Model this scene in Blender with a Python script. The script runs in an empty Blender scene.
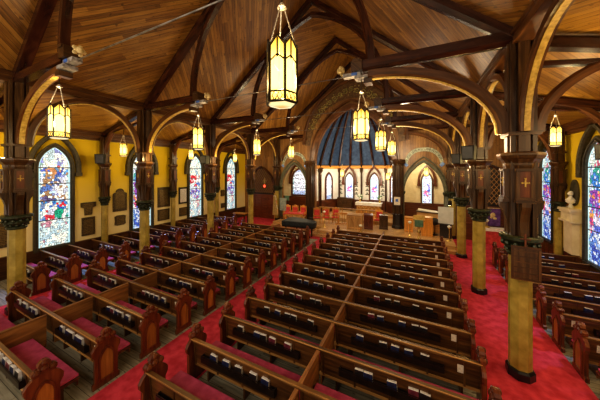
import bpy, bmesh, math, random
from mathutils import Vector, Matrix
from mathutils.geometry import tessellate_polygon
random.seed(7)
PI = math.pi
COL = bpy.context.scene.collection
CX = -4.68            # nave centre line
HW = 6.67              # half width of the nave (column rows)
XL, XR = -15.1, 5.92  # side walls
BAYS = [-1.08, 2.85, 6.79, 10.72, 14.65, 18.4]
YW = 18.6             # wall with the chancel arch
ZSLOPE = 0.82

# ------------------------------------------------------------------ materials
def new_mat(name):
    m = bpy.data.materials.new(name); m.use_nodes = True
    nt = m.node_tree; nt.nodes.clear()
    out = nt.nodes.new('ShaderNodeOutputMaterial'); b = nt.nodes.new('ShaderNodeBsdfPrincipled')
    nt.links.new(b.outputs[0], out.inputs[0])
    return m, nt, b
def ramp(nt, fac, stops):
    r = nt.nodes.new('ShaderNodeValToRGB'); e = r.color_ramp.elements
    while len(e) > 1: e.remove(e[-1])
    e[0].position = stops[0][0]; e[0].color = (*stops[0][1], 1)
    for p, c in stops[1:]:
        q = e.new(p); q.color = (*c, 1)
    nt.links.new(fac, r.inputs[0]); return r
def bump(nt, b, h, s=.2, d=.01):
    n = nt.nodes.new('ShaderNodeBump'); n.inputs['Strength'].default_value = s; n.inputs['Distance'].default_value = d
    nt.links.new(h, n.inputs['Height']); nt.links.new(n.outputs[0], b.inputs['Normal'])
def wood(name, dark, mid, light, rough=.35, sx=1.3, sy=16, vary=.25):
    m, nt, b = new_mat(name); N = nt.nodes.new; L = nt.links.new
    uv = N('ShaderNodeUVMap'); mp = N('ShaderNodeMapping'); mp.inputs['Scale'].default_value = (sx, sy, 1)
    L(uv.outputs[0], mp.inputs[0])
    oi = N('ShaderNodeObjectInfo'); cm = N('ShaderNodeCombineXYZ'); mu = N('ShaderNodeMath'); mu.operation = 'MULTIPLY'; mu.inputs[1].default_value = 40
    L(oi.outputs['Random'], mu.inputs[0]); L(mu.outputs[0], cm.inputs[0]); L(cm.outputs[0], mp.inputs['Location'])
    n = N('ShaderNodeTexNoise'); n.inputs['Scale'].default_value = 1; n.inputs['Detail'].default_value = 5; n.inputs['Distortion'].default_value = .6
    L(mp.outputs[0], n.inputs['Vector'])
    r = ramp(nt, n.outputs['Fac'], [(.25, dark), (.5, mid), (.75, light)])
    h = N('ShaderNodeHueSaturation'); L(r.outputs[0], h.inputs['Color'])
    mr = N('ShaderNodeMapRange'); mr.inputs[3].default_value = 1 - vary; mr.inputs[4].default_value = 1 + vary
    L(oi.outputs['Random'], mr.inputs[0]); L(mr.outputs[0], h.inputs['Value'])
    L(h.outputs[0], b.inputs['Base Color']); b.inputs['Roughness'].default_value = rough
    bump(nt, b, n.outputs['Fac'], .15, .004)
    return m
def planks(name, cols, width=.11, rough=.35, groove=.07, vary=.9, gr=(.01, .004, .002)):
    m, nt, b = new_mat(name); N = nt.nodes.new; L = nt.links.new
    uv = N('ShaderNodeUVMap'); sp = N('ShaderNodeSeparateXYZ'); L(uv.outputs[0], sp.inputs[0])
    dv = N('ShaderNodeMath'); dv.operation = 'DIVIDE'; dv.inputs[1].default_value = width; L(sp.outputs[1], dv.inputs[0])
    fl = N('ShaderNodeMath'); fl.operation = 'FLOOR'; L(dv.outputs[0], fl.inputs[0])
    fr = N('ShaderNodeMath'); fr.operation = 'FRACT'; L(dv.outputs[0], fr.inputs[0])
    wn = N('ShaderNodeTexWhiteNoise'); wn.noise_dimensions = '1D'; L(fl.outputs[0], wn.inputs['W'])
    of = N('ShaderNodeMath'); of.operation = 'MULTIPLY_ADD'; of.inputs[1].default_value = 37; L(wn.outputs['Value'], of.inputs[0]); L(sp.outputs[0], of.inputs[2])
    # board ends every ~3 m
    dl = N('ShaderNodeMath'); dl.operation = 'DIVIDE'; dl.inputs[1].default_value = 2.6; L(of.outputs[0], dl.inputs[0])
    f2 = N('ShaderNodeMath'); f2.operation = 'FLOOR'; L(dl.outputs[0], f2.inputs[0])
    cb = N('ShaderNodeCombineXYZ'); L(f2.outputs[0], cb.inputs[0]); L(fl.outputs[0], cb.inputs[1])
    w2 = N('ShaderNodeTexWhiteNoise'); w2.noise_dimensions = '2D'; L(cb.outputs[0], w2.inputs['Vector'])
    gv = N('ShaderNodeCombineXYZ'); L(of.outputs[0], gv.inputs[0])
    s2 = N('ShaderNodeMath'); s2.operation = 'MULTIPLY'; s2.inputs[1].default_value = 14; L(sp.outputs[1], s2.inputs[0]); L(s2.outputs[0], gv.inputs[1])
    n = N('ShaderNodeTexNoise'); n.inputs['Scale'].default_value = 1.6; n.inputs['Detail'].default_value = 5; L(gv.outputs[0], n.inputs['Vector'])
    # knots
    kn = N('ShaderNodeTexNoise'); kn.inputs['Scale'].default_value = 5; kn.inputs['Detail'].default_value = 1
    k3 = N('ShaderNodeCombineXYZ'); k4 = N('ShaderNodeMath'); k4.operation = 'MULTIPLY'; k4.inputs[1].default_value = 1.8
    L(sp.outputs[1], k4.inputs[0]); L(of.outputs[0], k3.inputs[0]); L(k4.outputs[0], k3.inputs[1]); L(k3.outputs[0], kn.inputs['Vector'])
    a = N('ShaderNodeMath'); a.operation = 'MULTIPLY_ADD'; a.inputs[1].default_value = .35 * vary; L(w2.outputs['Value'], a.inputs[0])
    a2 = N('ShaderNodeMath'); a2.operation = 'MULTIPLY'; a2.inputs[1].default_value = .8; L(n.outputs['Fac'], a2.inputs[0]); L(a2.outputs[0], a.inputs[2])
    r = ramp(nt, a.outputs[0], [(.25, cols[0]), (.5, cols[1]), (.78, cols[2])])
    kr = ramp(nt, kn.outputs['Fac'], [(.27, (.25, .18, .12)), (.33, (1, 1, 1))])
    mk = N('ShaderNodeMix'); mk.data_type = 'RGBA'; mk.blend_type = 'MULTIPLY'; mk.inputs['Factor'].default_value = .8
    L(r.outputs[0], mk.inputs[6]); L(kr.outputs[0], mk.inputs[7])
    gm = N('ShaderNodeMath'); gm.operation = 'LESS_THAN'; gm.inputs[1].default_value = groove; L(fr.outputs[0], gm.inputs[0])
    mx = N('ShaderNodeMix'); mx.data_type = 'RGBA'; L(gm.outputs[0], mx.inputs['Factor']); L(mk.outputs[2], mx.inputs[6]); mx.inputs[7].default_value = (*gr, 1)
    L(mx.outputs[2], b.inputs['Base Color']); b.inputs['Roughness'].default_value = rough
    bump(nt, b, w2.outputs['Value'], .12, .01)
    return m
def noisy(name, c0, c1, scale=6, rough=.7, metal=0, bs=.15, emit=None, p=(.35, .65), coord='Object', detail=5, sheen=0):
    m, nt, b = new_mat(name); N = nt.nodes.new; L = nt.links.new
    tc = N('ShaderNodeTexCoord'); n = N('ShaderNodeTexNoise'); n.inputs['Scale'].default_value = scale; n.inputs['Detail'].default_value = detail
    L(tc.outputs[coord], n.inputs['Vector'])
    r = ramp(nt, n.outputs['Fac'], [(p[0], c0), (p[1], c1)])
    L(r.outputs[0], b.inputs['Base Color']); b.inputs['Roughness'].default_value = rough; b.inputs['Metallic'].default_value = metal
    if emit: L(r.outputs[0], b.inputs['Emission Color']); b.inputs['Emission Strength'].default_value = emit
    if bs: bump(nt, b, n.outputs['Fac'], bs, .01)
    return m

M = {}
M['pew'] = wood('pew_wood', (.03, .012, .004), (.088, .036, .011), (.19, .085, .026), .3)
M['rail'] = wood('pew_rail_wood', (.06, .027, .009), (.13, .062, .019), (.25, .13, .042), .36, sy=10)
M['railedge'] = wood('rail_edge_wood', (.25, .12, .035), (.42, .22, .07), (.55, .32, .11), .35)
M['end'] = wood('pew_end_wood', (.05, .011, .004), (.125, .031, .011), (.22, .065, .02), .28, vary=.2)
M['endpanel'] = wood('end_panel_wood', (.17, .06, .012), (.33, .13, .026), (.45, .2, .05), .3)
M['divider'] = wood('divider_wood', (.12, .045, .014), (.26, .11, .03), (.40, .19, .055), .55, sy=9)
M['beam'] = wood('beam_wood', (.012, .004, .002), (.04, .012, .005), (.09, .03, .010), .25, sy=9)
M['rib'] = wood('rib_wood', (.04, .015, .004), (.10, .038, .010), (.19, .08, .02), .33, sy=9)
M['redwood'] = wood('red_panel_wood', (.05, .014, .005), (.12, .033, .011), (.2, .062, .018), .35)
M['brown'] = wood('column_wood', (.022, .009, .003), (.062, .028, .009), (.13, .065, .02), .3)
M['tan'] = wood('tan_wood', (.25, .12, .04), (.48, .27, .1), (.65, .42, .18), .3)
M['orange'] = wood('orange_wood', (.35, .13, .02), (.6, .27, .05), (.75, .4, .1), .3)
M['ceil'] = planks('ceiling_boards', [(.075, .027, .004), (.20, .085, .013), (.36, .18, .032)], .13, .42, .07)
M['aisleceil'] = planks('aisle_ceiling_boards', [(.14, .06, .008), (.29, .145, .02), (.43, .24, .04)], .13, .4, .06)
M['board'] = planks('wall_boards', [(.12, .05, .014), (.25, .12, .035), (.36, .19, .06)], .16, .4, .06)
M['floor'] = planks('floor_boards', [(.13, .12, .085), (.30, .275, .20), (.45, .42, .32)], .16, .55, .05, .7)
M['platform'] = planks('platform_boards', [(.34, .18, .06), (.58, .35, .14), (.75, .5, .24)], .1, .3, .04)
M['carpet'] = noisy('red_carpet', (.42, .018, .036), (.62, .05, .085), 5, .95, bs=.3)
M['cushion'] = noisy('crimson_cushion', (.36, .04, .11), (.50, .075, .18), 6, .8)
M['marble'] = noisy('mustard_marble', (.26, .19, .03), (.50, .38, .09), 4, .35, bs=.03, p=(.3, .7))
M['black'] = noisy('black_base', (.008, .008, .009), (.02, .02, .022), 8, .3)
M['green'] = noisy('dark_green_bronze', (.012, .022, .012), (.055, .06, .025), 22, .35, metal=.3, bs=.5)
M['stone'] = noisy('dark_frame_stone', (.035, .03, .016), (.075, .062, .034), 9, .55)
M['greystone'] = noisy('grey_green_stone', (.07, .072, .045), (.14, .14, .09), 9, .55)
M['bronze'] = noisy('bronze_plaque', (.03, .024, .012), (.14, .1, .045), 30, .4, metal=.4, bs=.4)
M['iron'] = noisy('dark_iron', (.02, .015, .01), (.05, .04, .025), 12, .4, metal=.6)
M['rod'] = noisy('steel_rod', (.10, .09, .08), (.28, .26, .24), 5, .3, metal=.7)
M['chain'] = noisy('chain_metal', (.4, .36, .28), (.65, .6, .5), 9, .35, metal=.5)
M['gilt'] = noisy('gilt_paint', (.4, .29, .1), (.75, .6, .3), 14, .4)
M['silver'] = noisy('silver_paint', (.16, .14, .13), (.42, .4, .38), 12, .4)
M['goldglow'] = noisy('gold_and_soffit_glow', (.42, .27, .05), (.7, .5, .12), 14, .45)  # gold of the fleurons, also lamplight painted on the arch soffits
M['blue'] = noisy('blue_paint', (.02, .06, .3), (.08, .2, .6), 10, .4)
M['brass'] = noisy('brass', (.55, .36, .09), (.9, .66, .22), 8, .25, metal=.7)
M['cream'] = noisy('cream_plaster', (.74, .66, .46), (.86, .79, .6), 3, .85)
M['offwhite'] = noisy('chancel_plaster', (.82, .78, .68), (.9, .87, .79), 3, .85)
M['white'] = noisy('white_cloth', (.72, .7, .62), (.88, .86, .8), 8, .8)
M['paper'] = noisy('page_paper', (.8, .78, .72), (.92, .9, .86), 20, .7)
M['card'] = noisy('card_paper', (.55, .48, .38), (.75, .68, .56), 20, .7)
M['navy'] = noisy('navy_cover', (.008, .014, .05), (.016, .03, .11), 9, .45)
M['ink'] = noisy('black_cover', (.008, .008, .01), (.02, .018, .02), 9, .4)
M['maroon'] = noisy('maroon_cover', (.10, .015, .03), (.2, .04, .06), 9, .45)
M['rack'] = noisy('dark_rack', (.008, .005, .004), (.022, .013, .009), 9, .35)
M['red'] = noisy('red_upholstery', (.45, .03, .035), (.66, .08, .07), 7, .75)
M['purple'] = noisy('purple_fabric', (.06, .02, .12), (.14, .06, .25), 6, .8)
M['greenfab'] = noisy('green_fabric', (.05, .13, .09), (.14, .26, .18), 6, .8)
M['greyblue'] = noisy('grey_blue_fabric', (.22, .27, .27), (.36, .42, .4), 6, .8)
M['pianocover'] = noisy('quilted_black_cover', (.008, .011, .014), (.022, .03, .036), 6, .6)
M['apse'] = noisy('blue_star_ceiling', (.02, .045, .11), (.05, .10, .2), 4, .6)
M['leaf'] = noisy('leaf_green', (.05, .12, .03), (.12, .24, .07), 20, .6)
M['flower'] = noisy('white_flower', (.75, .75, .62), (.95, .95, .85), 20, .6)
M['vine'] = noisy('vine_gold_green', (.13, .15, .035), (.48, .38, .12), 8, .5)
M['band'] = noisy('painted_band', (.07, .035, .012), (.16, .085, .03), 6, .5)
M['skyfab'] = noisy('ribbon_blue', (.1, .2, .55), (.3, .45, .75), 12, .6)
M['ribbon'] = noisy('ribbon_white', (.22, .26, .2), (.6, .62, .48), 9, .6)
M['speaker'] = noisy('speaker_black', (.006, .007, .006), (.014, .016, .014), 20, .8)
M['screen'] = noisy('screen_grey', (.5, .52, .5), (.6, .62, .6), 3, .5)

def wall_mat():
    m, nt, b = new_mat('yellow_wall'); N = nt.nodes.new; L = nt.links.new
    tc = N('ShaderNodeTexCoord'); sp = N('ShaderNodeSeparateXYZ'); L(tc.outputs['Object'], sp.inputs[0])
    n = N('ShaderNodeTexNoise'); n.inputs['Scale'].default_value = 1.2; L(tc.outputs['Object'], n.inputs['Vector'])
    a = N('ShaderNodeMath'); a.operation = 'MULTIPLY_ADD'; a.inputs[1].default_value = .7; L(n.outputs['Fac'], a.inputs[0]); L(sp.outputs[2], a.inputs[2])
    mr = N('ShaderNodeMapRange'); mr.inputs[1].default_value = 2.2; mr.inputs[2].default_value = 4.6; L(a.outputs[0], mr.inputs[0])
    r = ramp(nt, mr.outputs[0], [(0, (.80, .68, .34)), (.5, (.76, .58, .10)), (1, (.70, .50, .008))])  # lamplight put into the wall colour: strong yellow up high, cream lower down
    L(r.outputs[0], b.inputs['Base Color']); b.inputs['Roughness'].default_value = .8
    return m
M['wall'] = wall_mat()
def glow_mat(name, col, strength, transp=.35, basecol=None):
    m = bpy.data.materials.new(name); m.use_nodes = True; nt = m.node_tree; nt.nodes.clear(); N = nt.nodes.new; L = nt.links.new
    out = N('ShaderNodeOutputMaterial'); e = N('ShaderNodeEmission'); t = N('ShaderNodeBsdfTransparent'); mx = N('ShaderNodeMixShader')
    tc = N('ShaderNodeTexCoord'); sp = N('ShaderNodeSeparateXYZ'); L(tc.outputs['Generated'], sp.inputs[0])
    r = ramp(nt, sp.outputs[2], [(0, (col[0] * .85, col[1] * .6, col[2] * .35)), (.22, (col[0], col[1], col[2])), (.62, (col[0], col[1], col[2])), (1, (col[0] * .6, col[1] * .38, col[2] * .08))])
    L(r.outputs[0], e.inputs[0]); e.inputs[1].default_value = strength
    mx.inputs[0].default_value = transp; L(e.outputs[0], mx.inputs[1]); L(t.outputs[0], mx.inputs[2]); L(mx.outputs[0], out.inputs[0])
    return m
M['lampglass'] = glow_mat('lantern_glass', (1, .72, .17), 3.0, .4)
M['lampbase'] = glow_mat('lantern_base_glass', (.9, .75, .45), .9, .3)
M['redglow'] = glow_mat('red_lamp_glass', (1, .08, .04), 2.5, .2)
M['bulb'] = glow_mat('spot_bulb', (1, .97, .9), 25, .1)
def glass_mat():
    m, nt, b = new_mat('stained_glass'); N = nt.nodes.new; L = nt.links.new
    a = N('ShaderNodeAttribute'); a.attribute_name = 'Col'
    tc = N('ShaderNodeTexCoord'); n = N('ShaderNodeTexNoise'); n.inputs['Scale'].default_value = 14; L(tc.outputs['Object'], n.inputs['Vector'])
    mr = N('ShaderNodeMapRange'); mr.inputs[3].default_value = .4; mr.inputs[4].default_value = 1.0; L(n.outputs['Fac'], mr.inputs[0])
    L(a.outputs['Color'], b.inputs['Base Color']); L(a.outputs['Color'], b.inputs['Emission Color']); L(mr.outputs[0], b.inputs['Emission Strength'])
    b.inputs['Roughness'].default_value = .25
    return m
M['glass'] = glass_mat()

# ------------------------------------------------------------------ mesh helper
class MB:
    def __init__(s):
        s.bm = bmesh.new(); s.uv = s.bm.loops.layers.uv.new('UVMap'); s.T = None
    def v(s, p):
        p = Vector(p)
        return s.bm.verts.new(s.T @ p if s.T is not None else p)
    def face(s, vs, uvs=None):
        try: f = s.bm.faces.new(vs)
        except ValueError: return
        if uvs:
            for l, u in zip(f.loops, uvs): l[s.uv].uv = u
        return f
    def quad(s, pts, uvs): s.face([s.v(p) for p in pts], uvs)
    def box(s, x0, x1, y0, y1, z0, z1):
        c = [(x, y, z) for x in (x0, x1) for y in (y0, y1) for z in (z0, z1)]
        v = [s.v(p) for p in c]
        L = [x1 - x0, y1 - y0, z1 - z0]; a = L.index(max(L))
        o = [k for k in range(3) if k != a]
        for f in ((0, 1, 3, 2), (4, 6, 7, 5), (0, 4, 5, 1), (2, 3, 7, 6), (0, 2, 6, 4), (1, 5, 7, 3)):
            s.face([v[i] for i in f], [(c[i][a], c[i][o[0]] + c[i][o[1]]) for i in f])
    def sweep(s, pts, n, w, h):
        """bar along planar points; n = normal of the plane, w = size along n, h = size in the plane"""
        n = Vector(n).normalized(); P = [Vector(p) for p in pts]; rings = []; acc = 0; us = []
        for i, p in enumerate(P):
            t = (P[min(i + 1, len(P) - 1)] - P[max(i - 1, 0)]).normalized(); b = n.cross(t).normalized()
            if i: acc += (P[i] - P[i - 1]).length
            us.append(acc); k = .28
            pr = [(-.5, -.5 + k), (-.5 + k, -.5), (.5 - k, -.5), (.5, -.5 + k), (.5, .5), (-.5, .5)]
            rings.append([s.v(p + n * (a * w) + b * (c * h)) for a, c in pr])
        m = len(rings[0]); vv = [0, .08, .16, .24, .4, .55, .7]
        for i in range(len(rings) - 1):
            for j in range(m):
                k = (j + 1) % m
                s.face([rings[i][j], rings[i][k], rings[i + 1][k], rings[i + 1][j]], [(us[i], vv[j]), (us[i], vv[j + 1]), (us[i + 1], vv[j + 1]), (us[i + 1], vv[j])])
        s.face(rings[0][::-1]); s.face(rings[-1])
    def tube(s, pts, r, n=6):
        P = [Vector(p) for p in pts]; rings = []; acc = 0; us = []
        up = Vector((0, 0, 1))
        for i, p in enumerate(P):
            t = (P[min(i + 1, len(P) - 1)] - P[max(i - 1, 0)]).normalized()
            a = t.cross(up)
            if a.length < .05: a = t.cross(Vector((1, 0, 0)))
            a.normalize(); b = t.cross(a)
            if i: acc += (P[i] - P[i - 1]).length
            us.append(acc); rr = r[i] if isinstance(r, (list, tuple)) else r
            rings.append([s.v(p + a * math.cos(2 * PI * j / n) * rr + b * math.sin(2 * PI * j / n) * rr) for j in range(n)])
        for i in range(len(rings) - 1):
            for j in range(n):
                k = (j + 1) % n
                s.face([rings[i][j], rings[i][k], rings[i + 1][k], rings[i + 1][j]], [(us[i], j * .05), (us[i], j * .05 + .05), (us[i + 1], j * .05 + .05), (us[i + 1], j * .05)])
        s.face(rings[0][::-1]); s.face(rings[-1])
    def lathe(s, prof, n=8, c=(0, 0), rot=None):
        rot = PI / n if rot is None else rot; rings = []
        for r, z in prof: rings.append([s.v((c[0] + r * math.cos(rot + 2 * PI * j / n), c[1] + r * math.sin(rot + 2 * PI * j / n), z)) for j in range(n)])
        for i in range(len(rings) - 1):
            for j in range(n):
                k = (j + 1) % n; w = prof[i][0] * 2 * PI / n
                s.face([rings[i][j], rings[i][k], rings[i + 1][k], rings[i + 1][j]], [(prof[i][1], j * w), (prof[i][1], j * w + w), (prof[i + 1][1], j * w + w), (prof[i + 1][1], j * w)])
        s.face(rings[0][::-1]); s.face(rings[-1])
    def plate(s, outer, f, t0, t1, holes=(), uvrot=False):
        """polygon (a,b) mapped by f(a,b,t), extruded from t0 to t1"""
        loops = [outer] + list(holes)
        tris = tessellate_polygon([[Vector((a, b, 0)) for a, b in lp] for lp in loops])
        flat = [p for lp in loops for p in lp]
        V0 = [s.v(f(a, b, t0)) for a, b in flat]; V1 = [s.v(f(a, b, t1)) for a, b in flat]
        uvf = (lambda p: (p[0], p[1])) if uvrot else (lambda p: (p[1], p[0]))
        for t in tris:
            s.face([V0[i] for i in t], [uvf(flat[i]) for i in t]); s.face([V1[i] for i in reversed(t)], [uvf(flat[i]) for i in reversed(t)])
        k = 0
        for lp in loops:
            m = len(lp)
            for i in range(m):
                j = (i + 1) % m
                s.face([V0[k + i], V0[k + j], V1[k + j], V1[k + i]], [(lp[i][1], t0), (lp[j][1], t0), (lp[j][1], t1), (lp[i][1], t1)])
            k += m
    def ball(s, c, r, n=6, sq=(1, 1, 1)):
        rings = []
        for i in range(1, n):
            a = PI * i / n
            rings.append([s.v((c[0] + sq[0] * r * math.sin(a) * math.cos(2 * PI * j / 8), c[1] + sq[1] * r * math.sin(a) * math.sin(2 * PI * j / 8), c[2] + sq[2] * r * math.cos(a))) for j in range(8)])
        t = s.v((c[0], c[1], c[2] + r * sq[2])); b = s.v((c[0], c[1], c[2] - r * sq[2]))
        for j in range(8):
            k = (j + 1) % 8
            s.face([t, rings[0][j], rings[0][k]]); s.face([b, rings[-1][k], rings[-1][j]])
            for i in range(len(rings) - 1): s.face([rings[i][j], rings[i + 1][j], rings[i + 1][k], rings[i][k]])
    def mesh(s, name, mat, smooth=False):
        bmesh.ops.recalc_face_normals(s.bm, faces=s.bm.faces[:])
        me = bpy.data.meshes.new(name); s.bm.to_mesh(me); s.bm.free(); me.materials.append(M[mat] if isinstance(mat, str) else mat)
        if smooth:
            for p in me.polygons: p.use_smooth = True
        return me
    def build(s, name, mat, parent=None, smooth=False, loc=None, rz=None, bevel=0):
        o = bpy.data.objects.new(name, s.mesh(name, mat, smooth)); COL.objects.link(o)
        if parent is not None: o.parent = parent
        if loc is not None: o.location = loc
        if rz is not None: o.rotation_euler = (0, 0, rz)
        if bevel:
            b = o.modifiers.new('bevel', 'BEVEL'); b.width = bevel; b.segments = 2; b.limit_method = 'ANGLE'
        return o
def tag(o, label=None, cat=None, group=None, kind=None):
    if label: o['label'] = label
    if cat: o['category'] = cat
    if group: o['group'] = group
    if kind: o['kind'] = kind
    return o
def empty(name, loc=(0, 0, 0), rz=0, label=None, cat=None, group=None, kind=None):
    o = bpy.data.objects.new(name, None); COL.objects.link(o); o.location = loc; o.rotation_euler = (0, 0, rz); o.empty_display_size = .1
    return tag(o, label, cat, group, kind)
KIDS = {}
def kids(o): return [c for c in bpy.data.objects if c.parent == o]
def cache(o):
    """remember a thing's tree so copying it is quick"""
    return (o, [cache(c) for c in kids(o)])
def dup(tree, parent=None, loc=None, rz=None, label=None, group=None):
    src, ch = tree; c = src.copy(); COL.objects.link(c); c.parent = parent
    if loc is not None: c.location = loc
    if rz is not None: c.rotation_euler = (0, 0, rz)
    if label: c['label'] = label
    if group: c['group'] = group
    for t in ch: dup(t, c)
    return c
ORD = ['first', 'second', 'third', 'fourth', 'fifth', 'sixth', 'seventh', 'eighth', 'ninth', 'tenth', 'eleventh', 'twelfth', 'thirteenth', 'fourteenth']

def arch_pts(hw, zs, za, n=14, c=0):
    """pointed arch from the right spring over the apex to the left spring"""
    h = za - zs; R = (h * h + hw * hw) / (2 * hw); a1 = math.asin(min(1, h / R)); cx = hw - R
    rt = [(c + cx + R * math.cos(a1 * i / n), zs + R * math.sin(a1 * i / n)) for i in range(n + 1)]
    lt = [(2 * c - x, z) for x, z in reversed(rt[:-1])]
    return rt + lt
def XZ(y=0): return lambda a, b, t: (a, y + t, b)
def YZ(x=0): return lambda a, b, t: (x + t, a, b)
def XY(z=0): return lambda a, b, t: (a, b, z + t)

# ------------------------------------------------------------------ setting: floor, walls, ceiling
b = MB(); b.quad([(XL, -4, 0), (XR, -4, 0), (XR, YW, 0), (XL, YW, 0)], [(XL, -4), (XR, -4), (XR, YW), (XL, YW)])
tag(b.build('floor', 'floor'), kind='structure')
b = MB(); b.quad([(-16, YW, .2), (6.5, YW, .2), (6.5, 23, .2), (-16, 23, .2)], [(0, 0), (22, 0), (22, 4), (0, 4)])
tag(b.build('floor_chapel', 'platform'), kind='structure')
def carpet(x0, x1, y0, y1, label):
    b = MB(); b.box(x0, x1, y0, y1, 0, .012)
    o = b.build('carpet', 'carpet'); tag(o, label, 'carpet')
carpet(-5.74, -4.2, -3, 14.28, 'red carpet runner along the middle aisle between the two main pew blocks')
carpet(1.06, 3.14, -3, 14.28, 'wide red carpet runner in the right aisle under the columns')
carpet(-12.18, -10.71, -3, 14.28, 'red carpet runner in the left aisle under the columns')
carpet(XL + .1, XR - .1, 14.3, YW - .02, 'red carpet spread across the front before the platform')

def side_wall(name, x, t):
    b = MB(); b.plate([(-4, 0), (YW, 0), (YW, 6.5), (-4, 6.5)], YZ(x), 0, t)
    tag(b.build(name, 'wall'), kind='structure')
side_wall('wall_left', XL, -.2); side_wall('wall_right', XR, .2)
# gable wall with the chancel arch and two chapel arches
holes = []
hc = [(CX + 3.05, .2)] + [(CX + x, z) for x, z in arch_pts(3.05, 5.0, 9.35)] + [(CX - 3.05, .2)]
holes.append(hc)
for c in (CX + 5.02, CX - 5.02): holes.append([(c + 1.28, .2)] + arch_pts(1.28, 2.9, 5.0, 10, c) + [(c - 1.28, .2)])
AX = CX + 5.02
zt = lambda x: 7.4 + ZSLOPE * (HW - abs(x - CX))
b = MB(); b.plate([(XL, 0), (XR, 0), (XR, 6.5), (CX + HW, 7.6), (CX, zt(CX) + .2), (CX - HW, 7.6), (XL, 6.5)], XZ(YW), 0, .35, holes)
tag(b.build('wall_front', 'board'), kind='structure')
# chapel back wall and chancel walls
b = MB(); b.plate([(-16, .2), (6.5, .2), (6.5, 6.6), (-1.3, 6.6), (-1.3, 4.7), (-8, 4.7), (-8, 6.6), (-16, 6.6)], XZ(22.55), 0, .2)
tag(b.build('wall_back', 'cream'), kind='structure')
b = MB()
for sx in (1, -1):
    p0 = (CX + sx * 3.4, 18.95); p1 = (CX + sx * 3.4, 20.3); p2 = (CX + sx * 2.2, 22.5)
    for a, c in ((p0, p1), (p1, p2)):
        b.quad([(a[0], a[1], .2), (c[0], c[1], .2), (c[0], c[1], 4.8), (a[0], a[1], 4.8)], [(0, 0), (2, 0), (2, 4), (0, 4)])
tag(b.build('wall_chancel', 'offwhite'), kind='structure')
b = MB(); b.box(CX - 2.2, CX + 2.2, 22.52, 22.54, 1.6, 4.7); tag(b.build('wall_altar', 'offwhite'), kind='structure')
rs_ = empty('wall_stencils', (CX, 22.5, 0), 0, 'dark stencilled flower motifs on the white wall beside the chancel windows', 'painting')
for x in (-2.0, -.5, .5, 1.85):
    b = MB()
    for k in range(4):
        z = 2.2 + k * .36
        for q in (-1, 1): b.ball((x + q * .09, 0, z), .075, 4, (1, .1, .7)); b.ball((x + q * .04, 0, z + .13), .05, 4, (1, .1, 1))
        b.ball((x, 0, z + .05), .03, 4, (1, .2, 3))
    b.build('flower_motif', 'greystone', rs_)
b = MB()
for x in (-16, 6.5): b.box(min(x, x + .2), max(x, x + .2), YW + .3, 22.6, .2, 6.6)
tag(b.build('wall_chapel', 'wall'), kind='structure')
b = MB()
b.quad([(-16, YW + .3, 6.3), (CX - 3.4, YW + .3, 6.3), (CX - 3.4, 22.6, 6.3), (-16, 22.6, 6.3)], [(0, 0), (8, 0), (8, 4), (0, 4)])
b.quad([(CX + 3.4, YW + .3, 6.3), (6.5, YW + .3, 6.3), (6.5, 22.6, 6.3), (CX + 3.4, 22.6, 6.3)], [(0, 0), (8, 0), (8, 4), (0, 4)])
tag(b.build('ceiling_chapel', 'aisleceil'), kind='structure')
# chancel vault
base = [(CX - 3.4, 18.95), (CX - 3.4, 20.3), (CX - 2.2, 22.5), (CX, 22.5), (CX + 2.2, 22.5), (CX + 3.4, 20.3), (CX + 3.4, 18.95)]
def vault(p, t, ax=(CX, 19.6), z0=4.75, z1=10.6, sh=0):
    f_ = t / (PI / 2); k = .5 * math.cos(t) + .5 * (1 - f_); q_ = .5 * math.sin(t) + .5 * f_
    return (ax[0] + (p[0] - ax[0]) * k * (1 - sh), ax[1] + (p[1] - ax[1]) * k * (1 - sh), z0 + (z1 - z0) * q_ - sh * 2)
b = MB(); NS = 14
for i in range(len(base) - 1):
    for k in range(NS):
        t0, t1 = PI / 2 * k / NS, PI / 2 * (k + 1) / NS
        b.quad([vault(base[i], t0), vault(base[i + 1], t0), vault(base[i + 1], t1), vault(base[i], t1)], [(0, 0), (1, 0), (1, 1), (0, 1)])
tag(b.build('ceiling_chancel', 'apse', smooth=False), kind='structure')
rt = empty('vault_ribs', (CX, 20, 4.7), 0, 'dark wooden ribs fanning up the blue chancel ceiling', 'ceiling ribs')
ribb = list(base[1:-1]) + [((base[1][0] + base[2][0]) / 2, (base[1][1] + base[2][1]) / 2), ((base[5][0] + base[4][0]) / 2, (base[5][1] + base[4][1]) / 2), (CX - 1.1, 22.5), (CX + 1.1, 22.5)]
for p in ribb:
    b = MB(); b.tube([Vector(vault(p, PI / 2 * k / 12, sh=.03)) - Vector((CX, 20, 4.7)) for k in range(12)], .11, 6); b.build('rib', 'beam', rt)
for i, (px_, py_) in enumerate(base[1:-1]):
    v_ = Vector((CX - px_, 20 - py_)).normalized() * .12; r = empty('wall_post', (px_ + v_.x, py_ + v_.y, 0)); tag(r, 'dark carved post on the chancel wall, %s from the left' % ['first', 'second', 'third', 'fourth', 'fifth'][i], 'post', 'posts of the chancel wall')
    k_ = 1.5 if i in (0, 4) else .8
    b = MB(); b.lathe([(.1 * k_, .56), (.1 * k_, 4.5)], 8)
    b.build('shaft', 'beam', r)
    b = MB(); b.lathe([(.12 * k_, 4.2), (.2 * k_, 4.4), (.16 * k_, 4.45), (.24 * k_, 4.6), (.1 * k_, 4.66)], 8); b.build('capital', 'brown', r)
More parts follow.
